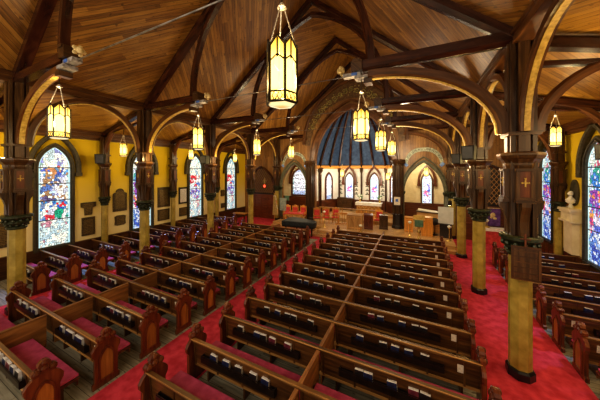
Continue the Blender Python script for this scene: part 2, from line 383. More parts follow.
# timber beam on top of chancel wall, wainscot below
b = MB()
for i in range(len(base) - 1):
    a, c = Vector((*base[i], 4.72)), Vector((*base[i + 1], 4.72)); q = (Vector((CX, 20, 4.72)) - (a + c) / 2).normalized() * .1
    b.sweep([a + q, c + q], (0, 0, 1), .3, .2)
tag(b.build('trim_1', 'orange'), kind='structure')
b = MB()
for i in range(len(base) - 1):
    a, c = Vector((*base[i], .95)), Vector((*base[i + 1], .95)); q = (Vector((CX, 20, .95)) - (a + c) / 2).normalized() * .08
    b.sweep([a + q, c + q], (0, 0, 1), 1.5, .08)
b.box(-15.9, CX - 3.5, 22.44, 22.54, .2, 1.7); b.box(CX + 3.5, 6.4, 22.44, 22.54, .2, 1.7)
tag(b.build('trim_2', 'redwood'), kind='structure')

# ceilings : herringbone boards, alternating in each bay
def slope_uv(s_, y, sg):
    a = PI / 4 * sg; return (s_ * math.sin(a) + y * math.cos(a), s_ * math.cos(a) - y * math.sin(a))
b = MB(); edges = [-4.5, -1.08, 2.85, 6.79, 10.72, 14.65, YW]
for k in range(len(edges) - 1):
    y0, y1 = edges[k], edges[k + 1]; sg = 1 if k % 2 == 0 else -1
    ln = math.hypot(HW, HW * ZSLOPE)
    for sx in (1, -1):
        pts = [(CX + sx * HW, y0, 7.4), (CX + sx * HW, y1, 7.4), (CX, y1, zt(CX)), (CX, y0, zt(CX))]
        b.quad(pts, [slope_uv(0, y0, sg), slope_uv(0, y1, sg), slope_uv(ln, y1, sg), slope_uv(ln, y0, sg)])
tag(b.build('ceiling_nave', 'ceil'), kind='structure')
b = MB()
for k in range(len(edges) - 1):
    y0, y1 = edges[k], edges[k + 1]; sg = 1 if k % 2 == 0 else -1
    for sx, xw in ((1, XR), (-1, XL)):
        pts = [(xw, y0, 6.35), (xw, y1, 6.35), (CX + sx * HW, y1, 7.4), (CX + sx * HW, y0, 7.4)]
        b.quad(pts, [slope_uv(0, y0, sg), slope_uv(0, y1, sg), slope_uv(4, y1, sg), slope_uv(4, y0, sg)])
tag(b.build('ceiling_aisles', 'aisleceil'), kind='structure')
for nm, x, s in (('baseboard_left', XL, 1), ('baseboard_right', XR, -1)):
    b = MB(); b.box(min(x, x + s * .07), max(x, x + s * .07), -3, YW - .05, 0, .86); b.box(min(x, x + s * .11), max(x, x + s * .11), -3, YW - .05, .86, .93)
    for y in [v * .45 for v in range(-5, 41)]: b.box(min(x, x + s * .09), max(x, x + s * .09), y, y + .06, .05, .86)
    tag(b.build(nm, 'pew'), kind='structure')
n = 3
for x, s in ((XL, 1), (XR, -1)):
    b = MB(); b.box(min(x, x + s * .22), max(x, x + s * .22), -3, YW - .05, 6.12, 6.4); b.box(min(x, x + s * .3), max(x, x + s * .3), -3, YW - .05, 6.3, 6.42)
    b.box(min(x, x + s * .12), max(x, x + s * .12), -3, YW - .05, 5.98, 6.12)
    tag(b.build('trim_%d' % n, 'rib'), kind='structure'); n += 1

# ------------------------------------------------------------------ stained glass windows
import colorsys
def col(h, s_, v): return colorsys.hsv_to_rgb(h, s_, v)
def pal(scheme, u, v, rn):
    """colour of one pane; u -1..1 across, v 0..1 up"""
    r = rn.random(); e = abs(u)
    pale = [(.55, .72, .76), (.7, .82, .82), (.42, .60, .70), (.8, .85, .78)]
    if e > .82: return rn.choice(pale) if r < .8 else (.2, .45, .5)
    if scheme in (0, 1) and rn.random() < .3: return rn.choice(pale)
    if scheme == 0:
        if v < .27: return rn.choice(pale) if r < .78 else ((.45, .22, .3) if r < .9 else (.25, .35, .3))
        if v < .45:
            if .0 < u and r < .45 and v > .36: return (.7, .02, .03)
            if u > 0 and r < .8 and v < .37: return (.02, .35, .22)
            return rn.choice([(.03, .12, .5), (.06, .25, .6), (.5, .55, .7), (.6, .05, .08), (.2, .3, .55), (.7, .75, .8)])
        if v < .72: return rn.choice([(.08, .16, .45), (.55, .62, .8), (.75, .78, .85), (.25, .3, .6), (.35, .22, .12), (.8, .82, .85), (.12, .1, .25)])
        if v < .8: return rn.choice([(.05, .1, .5), (.5, .25, .12), (.7, .75, .8), (.1, .3, .6)])
        return rn.choice(pale + [(.6, .08, .1), (.75, .8, .85), (.2, .25, .6)])
    if scheme == 1:
        if v < .3: return rn.choice(pale + [(.35, .5, .6), (.6, .3, .35)])
        if v < .5: return rn.choice([(.1, .2, .6), (.25, .4, .75), (.15, .1, .5), (.6, .65, .85), (.5, .1, .3)])
        if v < .68: return rn.choice([(.75, .03, .05), (.6, .02, .05), (.7, .3, .3), (.1, .2, .6), (.8, .75, .8)])
        return rn.choice(pale + [(.2, .5, .6), (.1, .3, .55), (.75, .78, .7)])
    if scheme == 2:
        if v < .25: return rn.choice([(.12, .25, .65), (.3, .45, .75), (.05, .1, .45), (.6, .7, .85)])
        if v < .6: return rn.choice([(.25, .08, .45), (.1, .15, .6), (.6, .1, .25), (.45, .5, .85), (.75, .7, .85), (.05, .3, .5), (.7, .35, .1)])
        if v < .8: return rn.choice([(.05, .2, .6), (.5, .6, .9), (.7, .8, .9), (.05, .35, .3)])
        return rn.choice(pale + [(.2, .3, .7), (.5, .1, .2)])
    if scheme == 4: return (.75, .8, .95) if .15 < v < .9 else (.35, .45, .7)
    # chancel windows: white with a coloured medallion
    if .28 < v < .62 and e < .6: return rn.choice([(.1, .2, .75), (.7, .15, .35), (.3, .3, .85), (.75, .75, .95)])
    return rn.choice([(.7, .72, .95), (.8, .82, .95), (.6, .65, .95)])
def glass_mesh(hw, z0, zs, za, scheme, seed, nx, nz):
    rn = random.Random(seed)
    h = za - zs; R = (h * h + hw * hw) / (2 * hw); cx = hw - R
    def half(z):
        if z <= zs: return hw
        return max(0.0, cx + math.sqrt(max(0, R * R - (z - zs) ** 2)))
    cells = {}; S = .078 if hw > .4 else .08
    bm = bmesh.new(); cl = bm.loops.layers.float_color.new('Col')
    dz = (za - z0) / nz; bars = [z0 + (za - z0) * f for f in (.26, .455, .63, .79)]
    def cell(i, j):
        if (i, j) not in cells:
            px, pz = (i + rn.uniform(.1, .9)) * S, (j + rn.uniform(.1, .9)) * S * 1.4
            pr_ = rn
            if rn.random() < .68: pr_ = random.Random(hash((seed, math.floor(px / .19 + .5 * math.sin(pz * 3)), math.floor(pz / .27 + .4 * math.sin(px * 7)))))
            c_ = pal(scheme, px / hw, (pz) / (za - z0), pr_); q_ = rn.uniform(.7, 1.12); cells[(i, j)] = (px, pz, tuple(v * q_ for v in c_))
        return cells[(i, j)]
    for k in range(nz):
        za_, zb = z0 + k * dz, z0 + (k + 1) * dz; ha, hb = half(za_), half(zb)
        va = [bm.verts.new((-ha + 2 * ha * i / nx, 0, za_)) for i in range(nx + 1)] if ha > 1e-4 else None
        vb = [bm.verts.new((-hb + 2 * hb * i / nx, 0, zb)) for i in range(nx + 1)] if hb > 1e-4 else None
        if not va or not vb: continue
        for i in range(nx):
            f = bm.faces.new([va[i], va[i + 1], vb[i + 1], vb[i]]); c = f.calc_center_median(); x, z = c.x, c.z - z0
            ci, cj = math.floor(x / S), math.floor(z / (S * 1.4)); ds = []
            for a in (-1, 0, 1):
                for d in (-1, 0, 1):
                    q = cell(ci + a, cj + d); ds.append((math.hypot(x - q[0], (z - q[1]) * .8), q[2]))
            ds.sort(key=lambda t: t[0]); cc = ds[0][1]
            if ds[1][0] - ds[0][0] < .012: cc = tuple(v * .3 for v in cc)
            if scheme != 4 and abs(c.x) > half(c.z) - .05: cc = (.45, .68, .75)
            if hw > .4 and any(abs(c.z - q) < .022 for q in bars): cc = (.03, .03, .04)
            for l in f.loops: l[cl] = (*cc, 1)
    me = bpy.data.meshes.new('glass'); bm.to_mesh(me); bm.free(); me.materials.append(M['glass']); return me
GM = {}
def window(n, loc, rz, hw, z0, zs, za, scheme, fw=.16, hood=True, dark='stone', nx=40, nz=210):
    r = empty('window_%d' % n, loc, rz, kind='structure')
    k = (hw, z0, zs, za, scheme)
    if k not in GM: GM[k] = glass_mesh(hw, z0, zs, za, scheme, 11 + scheme, nx, nz)
    g = bpy.data.objects.new('glass', GM[k]); COL.objects.link(g); g.parent = r; g.location = (0, -.02, 0)
    ring = lambda w: [(w, z0 - (w - hw))] + arch_pts(w, zs, za + (w - hw) * 1.3) + [(-w, z0 - (w - hw))]
    b = MB(); b.plate(ring(hw + fw), XZ(), -.11, 0, [ring(hw + .005)]); b.build('frame', dark, r)
    b = MB(); b.plate(ring(hw + fw * .45), XZ(), -.16, -.1, [ring(hw + fw * .25)]); b.build('frame_moulding', dark, r)
    if hood:
        w = hw + fw + .13; zz = zs - .28
        pts = [(w + .16, 0, zz), (w, 0, zz), (w, 0, zs)] if False else [(w, 0, zz)]
        pts += [(x, 0, z) for x, z in arch_pts(w, zs, za + .62)] + [(-w, 0, zz)]
        b = MB(); b.sweep([(p[0], -.1, p[2]) for p in pts], (0, 1, 0), .22, .17)
        for s in (1, -1): b.box(s * w - .12, s * w + .12, -.2, 0, zz - .12, zz + .06)
        b.build('hood_mould', dark, r)
wn = 1
for y, sc in ((1.0, 1), (4.95, 0), (8.85, 2), (12.75, 1), (16.55, 1)):
    window(wn, (XL + .01, y, 0), PI / 2, .54, .98, 4.55, 5.5, sc); wn += 1
for y, sc in ((16.4, 2), (12.6, 2), (8.85, 0), (4.9, 1)):
    window(wn, (XR - .01, y, 0), -PI / 2, .62, .98, 4.55, 5.5, sc); wn += 1
for x in (CX - 1.14, CX + 1.14): window(wn, (x, 22.49, 0), 0, .34, 1.75, 3.45, 4.1, 3, .13, True, 'redwood', 14, 60); wn += 1
for sx in (1, -1):
    dx, dy = -1.2 * sx, 2.2
    window(wn, (CX + sx * 2.83, 21.33, 0), -sx * math.atan2(2.2, 1.2), .34, 1.75, 3.45, 4.1, 4, .12, False, 'redwood', 14, 60); wn += 1
window(wn, (.66, 22.53, 0), 0, .34, 1.6, 3.5, 4.2, 3, .13, True, 'redwood', 14, 60); wn += 1
window(wn, (-11.15, 22.53, 0), 0, .75, 1.9, 3.4, 4.5, 4, .15, True, 'redwood', 14, 60); wn += 1

# ------------------------------------------------------------------ columns
def cross_ornament(mb, d, z):
    x, y = d
    ang = math.atan2(y, x); mb.T = Matrix.Rotation(ang + PI / 2, 4, 'Z')
    R_ = math.hypot(x, y)
    mb.box(-.012, .012, -R_ - .015, -R_ + .01, z - .08, z + .08); mb.box(-.05, .05, -R_ - .015, -R_ + .01, z - .012, z + .012)
    for q in (-.055, .055): mb.ball((q, -R_ - .01, z), .02, 4)
    mb.ball((0, -R_ - .01, z + .09), .025, 4); mb.T = None
def column(name, k, top, full=True, caps=True):
    r = empty(name)
    b = MB(); b.lathe([(.37 * k, 0), (.37 * k, .16), (.33 * k, .2)], 8); b.build('base', 'black', r)
    b = MB(); b.lathe([(.295 * k, .18), (.29 * k, 2.66)], 8); b.build('shaft', 'marble', r)
    b = MB(); b.lathe([(.30 * k, 2.6), (.34 * k, 2.63), (.34 * k, 2.67), (.30 * k, 2.7), (.36 * k, 2.76), (.42 * k, 2.8), (.42 * k, 2.84), (.38 * k, 2.87), (.46 * k, 2.93), (.53 * k, 2.97), (.53 * k, 3.03), (.45 * k, 3.06)], 16)
    for j in range(12):
        a = 2 * PI * j / 12; b.ball((.44 * k * math.cos(a), .44 * k * math.sin(a), 2.87), .06 * k, 4, (1, 1, 1.3)); b.ball((.36 * k * math.cos(a + .26), .36 * k * math.sin(a + .26), 2.73), .05 * k, 4)
    b.build('capital', 'green', r)
    b = MB(); b.lathe([(.33 * k, 3.02), (.33 * k, 4.72)], 8)
    for a in range(4):
        an = PI / 4 + a * PI / 2; c_, s_ = .37 * k * math.cos(an), .37 * k * math.sin(an); q = .055 * k
        b.box(c_ - q, c_ + q, s_ - q, s_ + q, 3.02, top)
    b.build('core', 'brown', r)
    for a in range(4):
        T = Matrix.Rotation(a * PI / 2, 4, 'Z')
        b = MB(); b.T = T
        prof = [(.20 * k, 3.04), (.33 * k, 3.04), (.335 * k, 3.2), (.36 * k, 3.36), (.42 * k, 3.52), (.5 * k, 3.62), (.53 * k, 3.68), (.53 * k, 3.76), (.20 * k, 3.76)]
        b.plate([(p, z) for p, z in prof], lambda p, z, t: (t, -p, z), -.11 * k, .11 * k); b.build('bracket', 'brown', r)
        b = MB(); b.T = T; b.box(-.24 * k, .24 * k, -.5 * k, -.25 * k, 3.76, 3.82); b.box(-.22 * k, .22 * k, -.47 * k, -.25 * k, 3.82, 3.88); b.box(-.23 * k, .23 * k, -.48 * k, -.25 * k, 4.42, 4.48)
        for s in (-1, 1): b.box(min(s * .13, s * .21) * k, max(s * .13, s * .21) * k, -.45 * k, -.25 * k, 3.88, 4.42)
        b.build('panel_frame', 'brown', r)
        b = MB(); b.T = T; b.box(-.13 * k, .13 * k, -.42 * k, -.25 * k, 3.88, 4.42); pn = b.build('panel', 'redwood', r)
        if full:
            b = MB(); dx = {0: (0, -.42 * k), 1: (.42 * k, 0), 2: (0, .42 * k), 3: (-.42 * k, 0)}[a]; cross_ornament(b, dx, 4.18); b.build('fleuron', 'goldglow', pn)
    b = MB(); b.lathe([(.40 * k, 4.46), (.44 * k, 4.55), (.44 * k, 4.6), (.52 * k, 4.68), (.56 * k, 4.7), (.6 * k, 4.76), (.6 * k, 4.8), (.4 * k, 4.84)], 8); b.build('cornice', 'brown', r)
    b = MB(); b.box(-.14 * k, .14 * k, -.36 * k, .36 * k, 4.8, top); b.box(-.36 * k, .36 * k, -.14 * k, .14 * k, 4.8, top)
    b.box(-.4 * k, .4 * k, -.4 * k, .4 * k, 5.18, 5.26)
    b.build('post', 'brown', r)
    return r
ct = cache(column('column', .68, 7.2)); first = True
def use(tree, loc, label, cat, group=None, rz=0):
    """the first use takes the built thing itself, later ones are copies"""
    o = tree[0]
    if o.get('category') is None:
        o.location = loc; o.rotation_euler = (0, 0, rz); tag(o, label, cat, group); return o
    c = dup(tree, None, loc, rz, label); c['category'] = cat
    if group: c['group'] = group
    return c
for i, y in enumerate(BAYS[1:]):
    last = i == 4
    w = 'against the front wall' if last else ('nearest the camera' if i == 0 else ORD[i] + ' from the camera')
    use(ct, (CX - HW, y, 0), 'mustard column with carved brown top in the left row, ' + w, 'column', 'columns of the left row')
    if i: use(ct, (CX + HW, y, 0), 'mustard column with carved brown top in the right row, ' + ('against the front wall' if last else ('nearest the camera' if i == 1 else ORD[i - 1] + ' from the camera')), 'column', 'columns of the right row')
pt = cache(column('wall_pilaster', .5, 6.15, False))
for i, y in enumerate(BAYS[1:5]):
    use(pt, (XL + .32, y, 0), 'slim wooden pilaster on yellow foot at the left wall, ' + ('nearest the camera' if i == 0 else ORD[i] + ' from the camera'), 'pilaster', 'pilasters of the left wall')
for i, y in enumerate(BAYS[2:5]):
    use(pt, (XR - .32, y, 0), 'slim wooden pilaster on yellow foot at the right wall, ' + ('nearest the camera' if i == 0 else ORD[i] + ' from the camera'), 'pilaster', 'pilasters of the right wall')

# chancel piers
def pier():
    r = empty('chancel_pier')
    b = MB(); b.lathe([(.42, .2), (.42, .5), (.36, .6), (.36, 1.3), (.38, 1.35), (.34, 1.4)], 8); b.build('base', 'rack', r)
    b = MB(); b.lathe([(.3, 1.4), (.3, 4.9)], 8)
    for j in range(8):
        a = 2 * PI * j / 8; b.lathe([(.07, 1.4), (.07, 4.9)], 6, (.31 * math.cos(a), .31 * math.sin(a)))
    b.build('shaft', 'brown', r)
    b = MB(); b.lathe([(.33, 4.75), (.4, 4.85), (.36, 4.9), (.48, 5.05), (.5, 5.15), (.4, 5.2)], 12)
    for j in range(10):
        a = 2 * PI * j / 10; b.ball((.42 * math.cos(a), .42 * math.sin(a), 4.95), .07, 4)
    b.build('capital', 'brown', r)
    return r
prt = cache(pier())
use(prt, (CX - 3.4, 18.3, 0), 'dark clustered pier at the left side of the chancel arch', 'pier')
use(prt, (CX + 3.4, 18.3, 0), 'dark clustered pier at the right side of the chancel arch', 'pier')
b = MB(); b.box(-.2, .2, -.03, 0, -.28, .28); nb = b.build('notice_card', 'card', loc=(CX + 3.38, 17.9, 2.3)); tag(nb, 'pale paper notice hanging on the dark right chancel pier', 'notice')
b = MB(); b.box(-.1, .08, -.035, -.03, -.05, .14); b.build('printed_patch', 'blue', nb)

# ------------------------------------------------------------------ roof trusses, arches
def q_ell(x0, z0, x1, z1, n=12):
    """quarter ellipse: leaves (x0,z0) vertically, arrives (x1,z1) horizontally"""
    return [(x0 + (x1 - x0) * (1 - math.cos(PI / 2 * i / n)), z0 + (z1 - z0) * math.sin(PI / 2 * i / n)) for i in range(n + 1)]
def truss():
    r = empty('roof_truss')
    for s in (-1, 1):
        b = MB(); b.sweep([(s * HW, 0, 7.3), (0, 0, zt(CX) - .12)], (0, 1, 0), .26, .32); b.build('rafter', 'beam', r)
        b = MB(); b.sweep([(s * (HW - .1), 0, 7.32), (s * 3.3, 0, 7.32)], (0, 1, 0), .24, .3); b.build('hammer_beam', 'beam', r)
        b = MB(); b.sweep([(s * x, 0, z) for x, z in q_ell(HW - .28, 5.25, 3.45, 7.06)], (0, 1, 0), .2, .24); br = b.build('curved_brace', 'rib', r)
        b = MB(); b.sweep([(s * x, 0, z) for x, z in q_ell(HW - .41, 5.25, 3.45, 6.94)], (0, 1, 0), .12, .035); b.build('soffit_glow', 'goldglow', br)  # yellow strip paints the lit underside of the brace
        R = arch_pts(3.5, 7.45, 12.0, 14)[:15]
        b = MB(); b.sweep([(s * x, 0, z) for x, z in R], (0, 1, 0), .2, .22); b.build('arched_rib', 'beam', r)
        b = MB(); b.box(min(s * 3.0, s * 3.3), max(s * 3.0, s * 3.3), -.17, .17, 7.2, 7.48); b.box(min(s * 3.05, s * 3.25), max(s * 3.05, s * 3.25), -.2, .2, 7.44, 7.52)
        bs = b.build('beam_end', 'brown', r)
        b = MB(); b.box(min(s * 3.35, s * 3.55), max(s * 3.35, s * 3.55), -.14, .14, 6.82, 6.95); b.build('lower_block', 'brown', bs)
        b = MB(); b.box(min(s * 2.75, s * 3.25), max(s * 2.75, s * 3.25), -.1, .1, 7.08, 7.18); b.box(min(s * 3.1, s * 3.45), max(s * 3.1, s * 3.45), -.15, .15, 6.98, 7.06); b.build('moulding', 'silver', bs)
        b = MB(); b.box(min(s * 3.0, s * 3.16), max(s * 3.0, s * 3.16), -.115, .115, 7.09, 7.17); b.build('shield', 'blue', bs)
        b = MB()
        for dx in (2.72, 2.62): b.ball((s * dx, 0, 7.33), .09, 5, (.8, 1, 1))
        for j in range(5): b.ball((s * 2.68, .1 * math.cos(j * 1.257), 7.33 + .1 * math.sin(j * 1.257)), .05, 4)
        b.build('carved_boss', 'gilt', bs)
        b = MB(); b.T = Matrix.Translation((0, 0, 0))
    b = MB(); b.tube([(-2.9, 0, 7.13), (2.9, 0, 7.13)], .016, 6); b.build('tie_rod', 'rod', r)
    return r
tt = cache(truss())
for i, y in enumerate(BAYS[1:5]):
    use(tt, (CX, y, 0), 'dark hammer beam roof truss with tie rod, %s from the camera' % ORD[i], 'roof truss', 'roof trusses over the nave')
def arcade_arch():
    r = empty('arcade_arch'); L_ = 3.93
    for s in (0, 1):
        pts = q_ell(.26, 5.25, L_ / 2 + .02, 7.08)
        if s: pts = [(L_ - x, z) for x, z in pts]
        b = MB(); b.sweep([(0, x, z) for x, z in pts], (1, 0, 0), .2, .2); br = b.build('arch_brace', 'rib', r)
        m_ = MB(); e_ = q_ell(.36, 5.25, L_ / 2 + .02, 6.97); e_ = [(L_ - x, z) for x, z in e_] if s else e_; m_.sweep([(0, x, z) for x, z in e_], (1, 0, 0), .1, .03); m_.build('soffit_glow', 'goldglow', br)  # same painted lamplight along the underside of the arch
    return r
at = cache(arcade_arch())
for side, nm in ((-1, 'left'), (1, 'right')):
    b = MB(); b.box(-.15, .15, -4, YW - .02, 7.16, 7.5); b.box(-.2, .2, -4, YW - .02, 7.36, 7.42); b.box(-.19, .19, -4, YW - .02, 7.14, 7.2)
    tag(b.build('arcade_beam', 'rib', loc=(CX + side * HW, 0, 0)), 'long moulded beam running on top of the %s column row' % nm, 'beam')
    for i, y in enumerate(BAYS[1:5] if side < 0 else BAYS[1:5]):
        use(at, (CX + side * HW, y, 0), 'curved arch between the columns of the %s row, %s from the camera' % (nm, ORD[i]), 'arch', 'arches of the column rows')
def aisle_arch():
    r = empty('aisle_arch'); X1 = 3.85 - .45
    pl = q_ell(.28, 5.25, 1.85, 6.62); pr = [(X1 + .05 - x, z) for x, z in q_ell(.05, 4.9, X1 - 1.8, 6.62)]
    for p in (pl, pr):
        b = MB(); b.sweep([(x, 0, z) for x, z in p], (0, 1, 0), .18, .19); b.build('arch_brace', 'rib', r)
    b = MB(); b.sweep([(.1, 0, 7.2), (3.8, 0, 6.25)], (0, 1, 0), .22, .26); b.build('rafter', 'beam', r)
    b = MB(); b.sweep([(.1, 0, 6.72), (3.75, 0, 6.62 - .4)], (0, 1, 0), .14, .12); b.build('tie_beam', 'beam', r)
    return r
aa = cache(aisle_arch())
for i, y in enumerate(BAYS[1:5]):
    use(aa, (CX - HW, y, 0), 'curved arch spanning the left aisle from column to wall, %s from the camera' % ORD[i], 'arch', 'arches over the side aisles', PI)
for i, y in enumerate(BAYS[1:5]):
    use(aa, (CX + HW, y, 0), 'curved arch spanning the right aisle from column to wall, %s from the camera' % ORD[i], 'arch', 'arches over the side aisles')

# ribs on the gable wall
for k, (hw, zs, za, w, h, z0, lab) in enumerate(((3.12, 5.2, 9.4, .34, .42, 5.2, 'inner moulded arch around the opening of the chancel'), (3.42, 5.2, 9.9, .22, .14, 5.2, 'middle moulded arch just outside the chancel opening'), (4.0, 6.6, 11.5, .3, .22, 6.6, 'outer curved rib framing the vine painting above the chancel'))):
    pts = [(CX + x, YW - .12 + .05 * 0, z) for x, z in arch_pts(hw, zs, za, 18)]
    b = MB(); b.sweep(pts, (0, 1, 0), w, h); tag(b.build('chancel_arch', 'rib'), lab, 'arch')
r = empty('wall_rafters', (CX, YW - .1, 0), 0, 'sloping dark rafters along the top of the front wall', 'rafter')
for s in (-1, 1):
    b = MB(); b.sweep([(s * HW, 0, 7.3), (0, 0, zt(CX) - .12)], (0, 1, 0), .26, .32); b.build('rafter', 'beam', r)
    b = MB(); b.sweep([(s * (HW - .1), 0, 7.32), (s * 3.9, 0, 7.32)], (0, 1, 0), .24, .26); b.build('hammer_beam', 'beam', r)
    b = MB(); b.sweep([(s * x, 0, z) for x, z in q_ell(HW - .42, 5.25, 3.75, 7.06)], (0, 1, 0), .2, .2); b.build('curved_brace', 'rib', r)
# vine painting
rn = random.Random(3); r = empty('vine_painting', (CX, YW - .03, 0), 0, 'green and gold scrolling vine painted in an arch above the chancel opening', 'painting')
b = MB(); b.plate([(x, z) for x, z in arch_pts(3.95, 6.5, 11.35, 18)] + [(x, z) for x, z in arch_pts(3.45, 6.5, 10.1, 18)][::-1], XZ(), -.02, .02); b.build('painted_band', 'band', r)
vb, lb = MB(), MB()
P = arch_pts(3.65, 6.2, 10.75, 26)
for i in range(6, len(P) - 7, 2):
    x, z = P[i]; R0 = .2 + .06 * rn.random(); sg = 1 if i % 4 else -1; pts = []
    for k in range(12):
        a = sg * k * .75 + i; rr = R0 * (1 - k / 14); pts.append((x + rr * math.cos(a), -.04, z + rr * math.sin(a)))
    vb.tube(pts, .03, 4)
    for k in range(7):
        lb.ball((x + rn.uniform(-.36, .36), -.03, z + rn.uniform(-.36, .36)), rn.uniform(.03, .07), 4, (1, .2, .8))
vb.build('scrolling_stem', 'vine', r); lb.build('leaves', 'vine', r)['kind'] = 'stuff'
# chapel arches on the wall : mouldings + lettered ribbon
for c, nm in ((CX - 5.02, 'left'), (AX, 'right')):
    r = empty('chapel_arch', (c, YW, 0), 0, 'grey green pointed arch of the %s chapel opening' % nm, 'arch')
    for q, (w, h_) in enumerate(((1.3, .2), (1.43, .08))):
        pts = [(w, -.06, .3)] + [(x, -.06, z) for x, z in arch_pts(w, 2.9, 5.05 + q * .3, 12)] + [(-w, -.06, .3)]
        b = MB(); b.sweep(pts, (0, 1, 0), .26 - q * .1, h_); b.build('moulding', 'greystone', r)
    for s in (-1, 1): b = MB(); b.lathe([(.12, 2.7), (.2, 2.85), (.2, 2.95), (.12, 3.0)], 8, (s * 1.32, -.1)); b.build('capital', 'green', r)
    t = empty('lettered_ribbon', (c, YW - .02, 0), 0, 'pale blue ribbon with gothic lettering above the %s chapel arch' % nm, 'inscription')
    hwR = 1.18; A = arch_pts(hwR, 4.75, 5.85, 16)
    out = arch_pts(hwR, 4.95, 6.0, 16); inn = arch_pts(hwR - .18, 4.82, 5.74, 16)
    b = MB(); b.plate(out + inn[::-1], XZ(), -.02, 0); b.build('ribbon', 'ribbon', t)
    b = MB()
    for s in (-1, 1): b.T = Matrix.Translation((s * 1.12, -.025, 4.84)) @ Matrix.Rotation(s * .75, 4, 'Y'); b.box(-.1, .1, -.01, .01, -.16, .12)
    b.T = None; b.build('ribbon_end', 'skyfab', t)
    b = MB()
    for k in range(3, 30):
        if k % 5 == 3: continue
        x = (out[k][0] + inn[k][0]) / 2; z = (out[k][1] + inn[k][1]) / 2; an = math.atan2(out[k][1] - inn[k][1], out[k][0] - inn[k][0]) - PI / 2
        b.T = Matrix.Translation((x, -.03, z)) @ Matrix.Rotation(-an, 4, 'Y'); b.box(-.03, -.008, 0, .01, -.07, .07); b.box(-.008, .03, 0, .01, .03 - .07 * (k % 2), .06 - .07 * (k % 2))
    b.T = None; b.build('lettering', 'ink', t)
# carved screens at the ends of the side aisles
for c, nm in ((-13.1, 'left'), (3.95, 'right')):
    r = empty('lattice_screen', (c, YW - .1, 0), 0, 'dark wooden screen with pointed lattice at the end of the %s aisle' % nm, 'screen')
    w = 1.45
    b = MB(); b.box(-w, w, -.04, .04, 0, 2.1)
    for k in range(5): b.box(-w + k * 2 * w / 4 - .05, -w + k * 2 * w / 4 + .05, -.08, 0, 0, 2.1)
    b.box(-w - .05, w + .05, -.1, .02, 2.05, 2.2); b.box(-w, w, -.08, 0, 1.0, 1.1); b.build('panelling', 'redwood', r)
    b = MB(); b.plate([(w, 2.2)] + arch_pts(w, 2.7, 4.7, 12) + [(-w, 2.2)], XZ(), .0, .06); b.build('backing', 'rack', r)
    b = MB(); b.sweep([(w, -.05, 2.2)] + [(x, -.05, z) for x, z in arch_pts(w, 2.7, 4.75, 12)] + [(-w, -.05, 2.2)], (0, 1, 0), .16, .16); b.build('arch_frame', 'beam', r)
    b = MB()
    h = 2.0; R = (h * h + w * w) / (2 * w)
    ins = lambda x, z: z > 2.2 and (z <= 2.7 and abs(x) < w or (z > 2.7 and (abs(x) + (R - w)) ** 2 + (z - 2.7) ** 2 < R * R))
    for s in (-1, 1):
        for k in range(-16, 17):
            x0 = k * .24; seg = [(x0 + s * t * .1, 2.2 + t * .14) for t in range(0, 22) if ins(x0 + s * t * .1, 2.2 + t * .14)]
            if len(seg) > 1: b.sweep([(seg[0][0], -.02, seg[0][1]), (seg[-1][0], -.02, seg[-1][1])], (0, 1, 0), .03, .03)
    b.build('lattice', 'railedge', r)

# ------------------------------------------------------------------ pews
def end_outline():
    h = [(.24, 0), (.24, .09), (.205, .12), (.205, .60), (.25, .68), (.255, .76), (.21, .83), (.15, .88), (.15, .93)]
    return [(y, z) for y, z in h] + [(-y, z) for y, z in reversed(h)]
def fin_outline():
    h = [(.13, .90), (.165, .94), (.165, .99), (.13, 1.02), (.085, 1.0), (.07, 1.02), (.09, 1.06), (.07, 1.11), (.03, 1.14)]
    return h + [(-y, z) for y, z in reversed(h)]
EO, FO = end_outline(), fin_outline()
def end_meshes():
    b = MB(); b.plate(EO, YZ(), -.035, .035); m1 = b.mesh('pew_end', 'end')
    b = MB(); b.plate(FO, YZ(), -.045, .045)
    for y, z, q in ((.1, .97, .055), (-.1, .97, .055), (0, 1.1, .05), (0, 1.0, .06)):
        for s in (-1, 1): b.ball((s * .04, y, z), q, 4, (.7, 1, 1))
    m2 = b.mesh('finial', 'end')
    b = MB(); A = [(.115, .16)] + arch_pts(.115, .52, .74, 6) + [(-.115, .16)]; b.plate(A, YZ(), 0, .006); m3 = b.mesh('inset_panel', 'endpanel')
    b = MB(); o = [(.15, .12)] + arch_pts(.15, .52, .79, 6) + [(-.15, .12)]; b.plate(o, YZ(), 0, .022, [A]); m4 = b.mesh('panel_moulding', 'end')
    return m1, m2, m3, m4
EM = end_meshes()
def child(name, me, parent, loc=(0, 0, 0), rz=0):
    o = bpy.data.objects.new(name, me); COL.objects.link(o); o.parent = parent; o.location = loc; o.rotation_euler = (0, 0, rz); return o
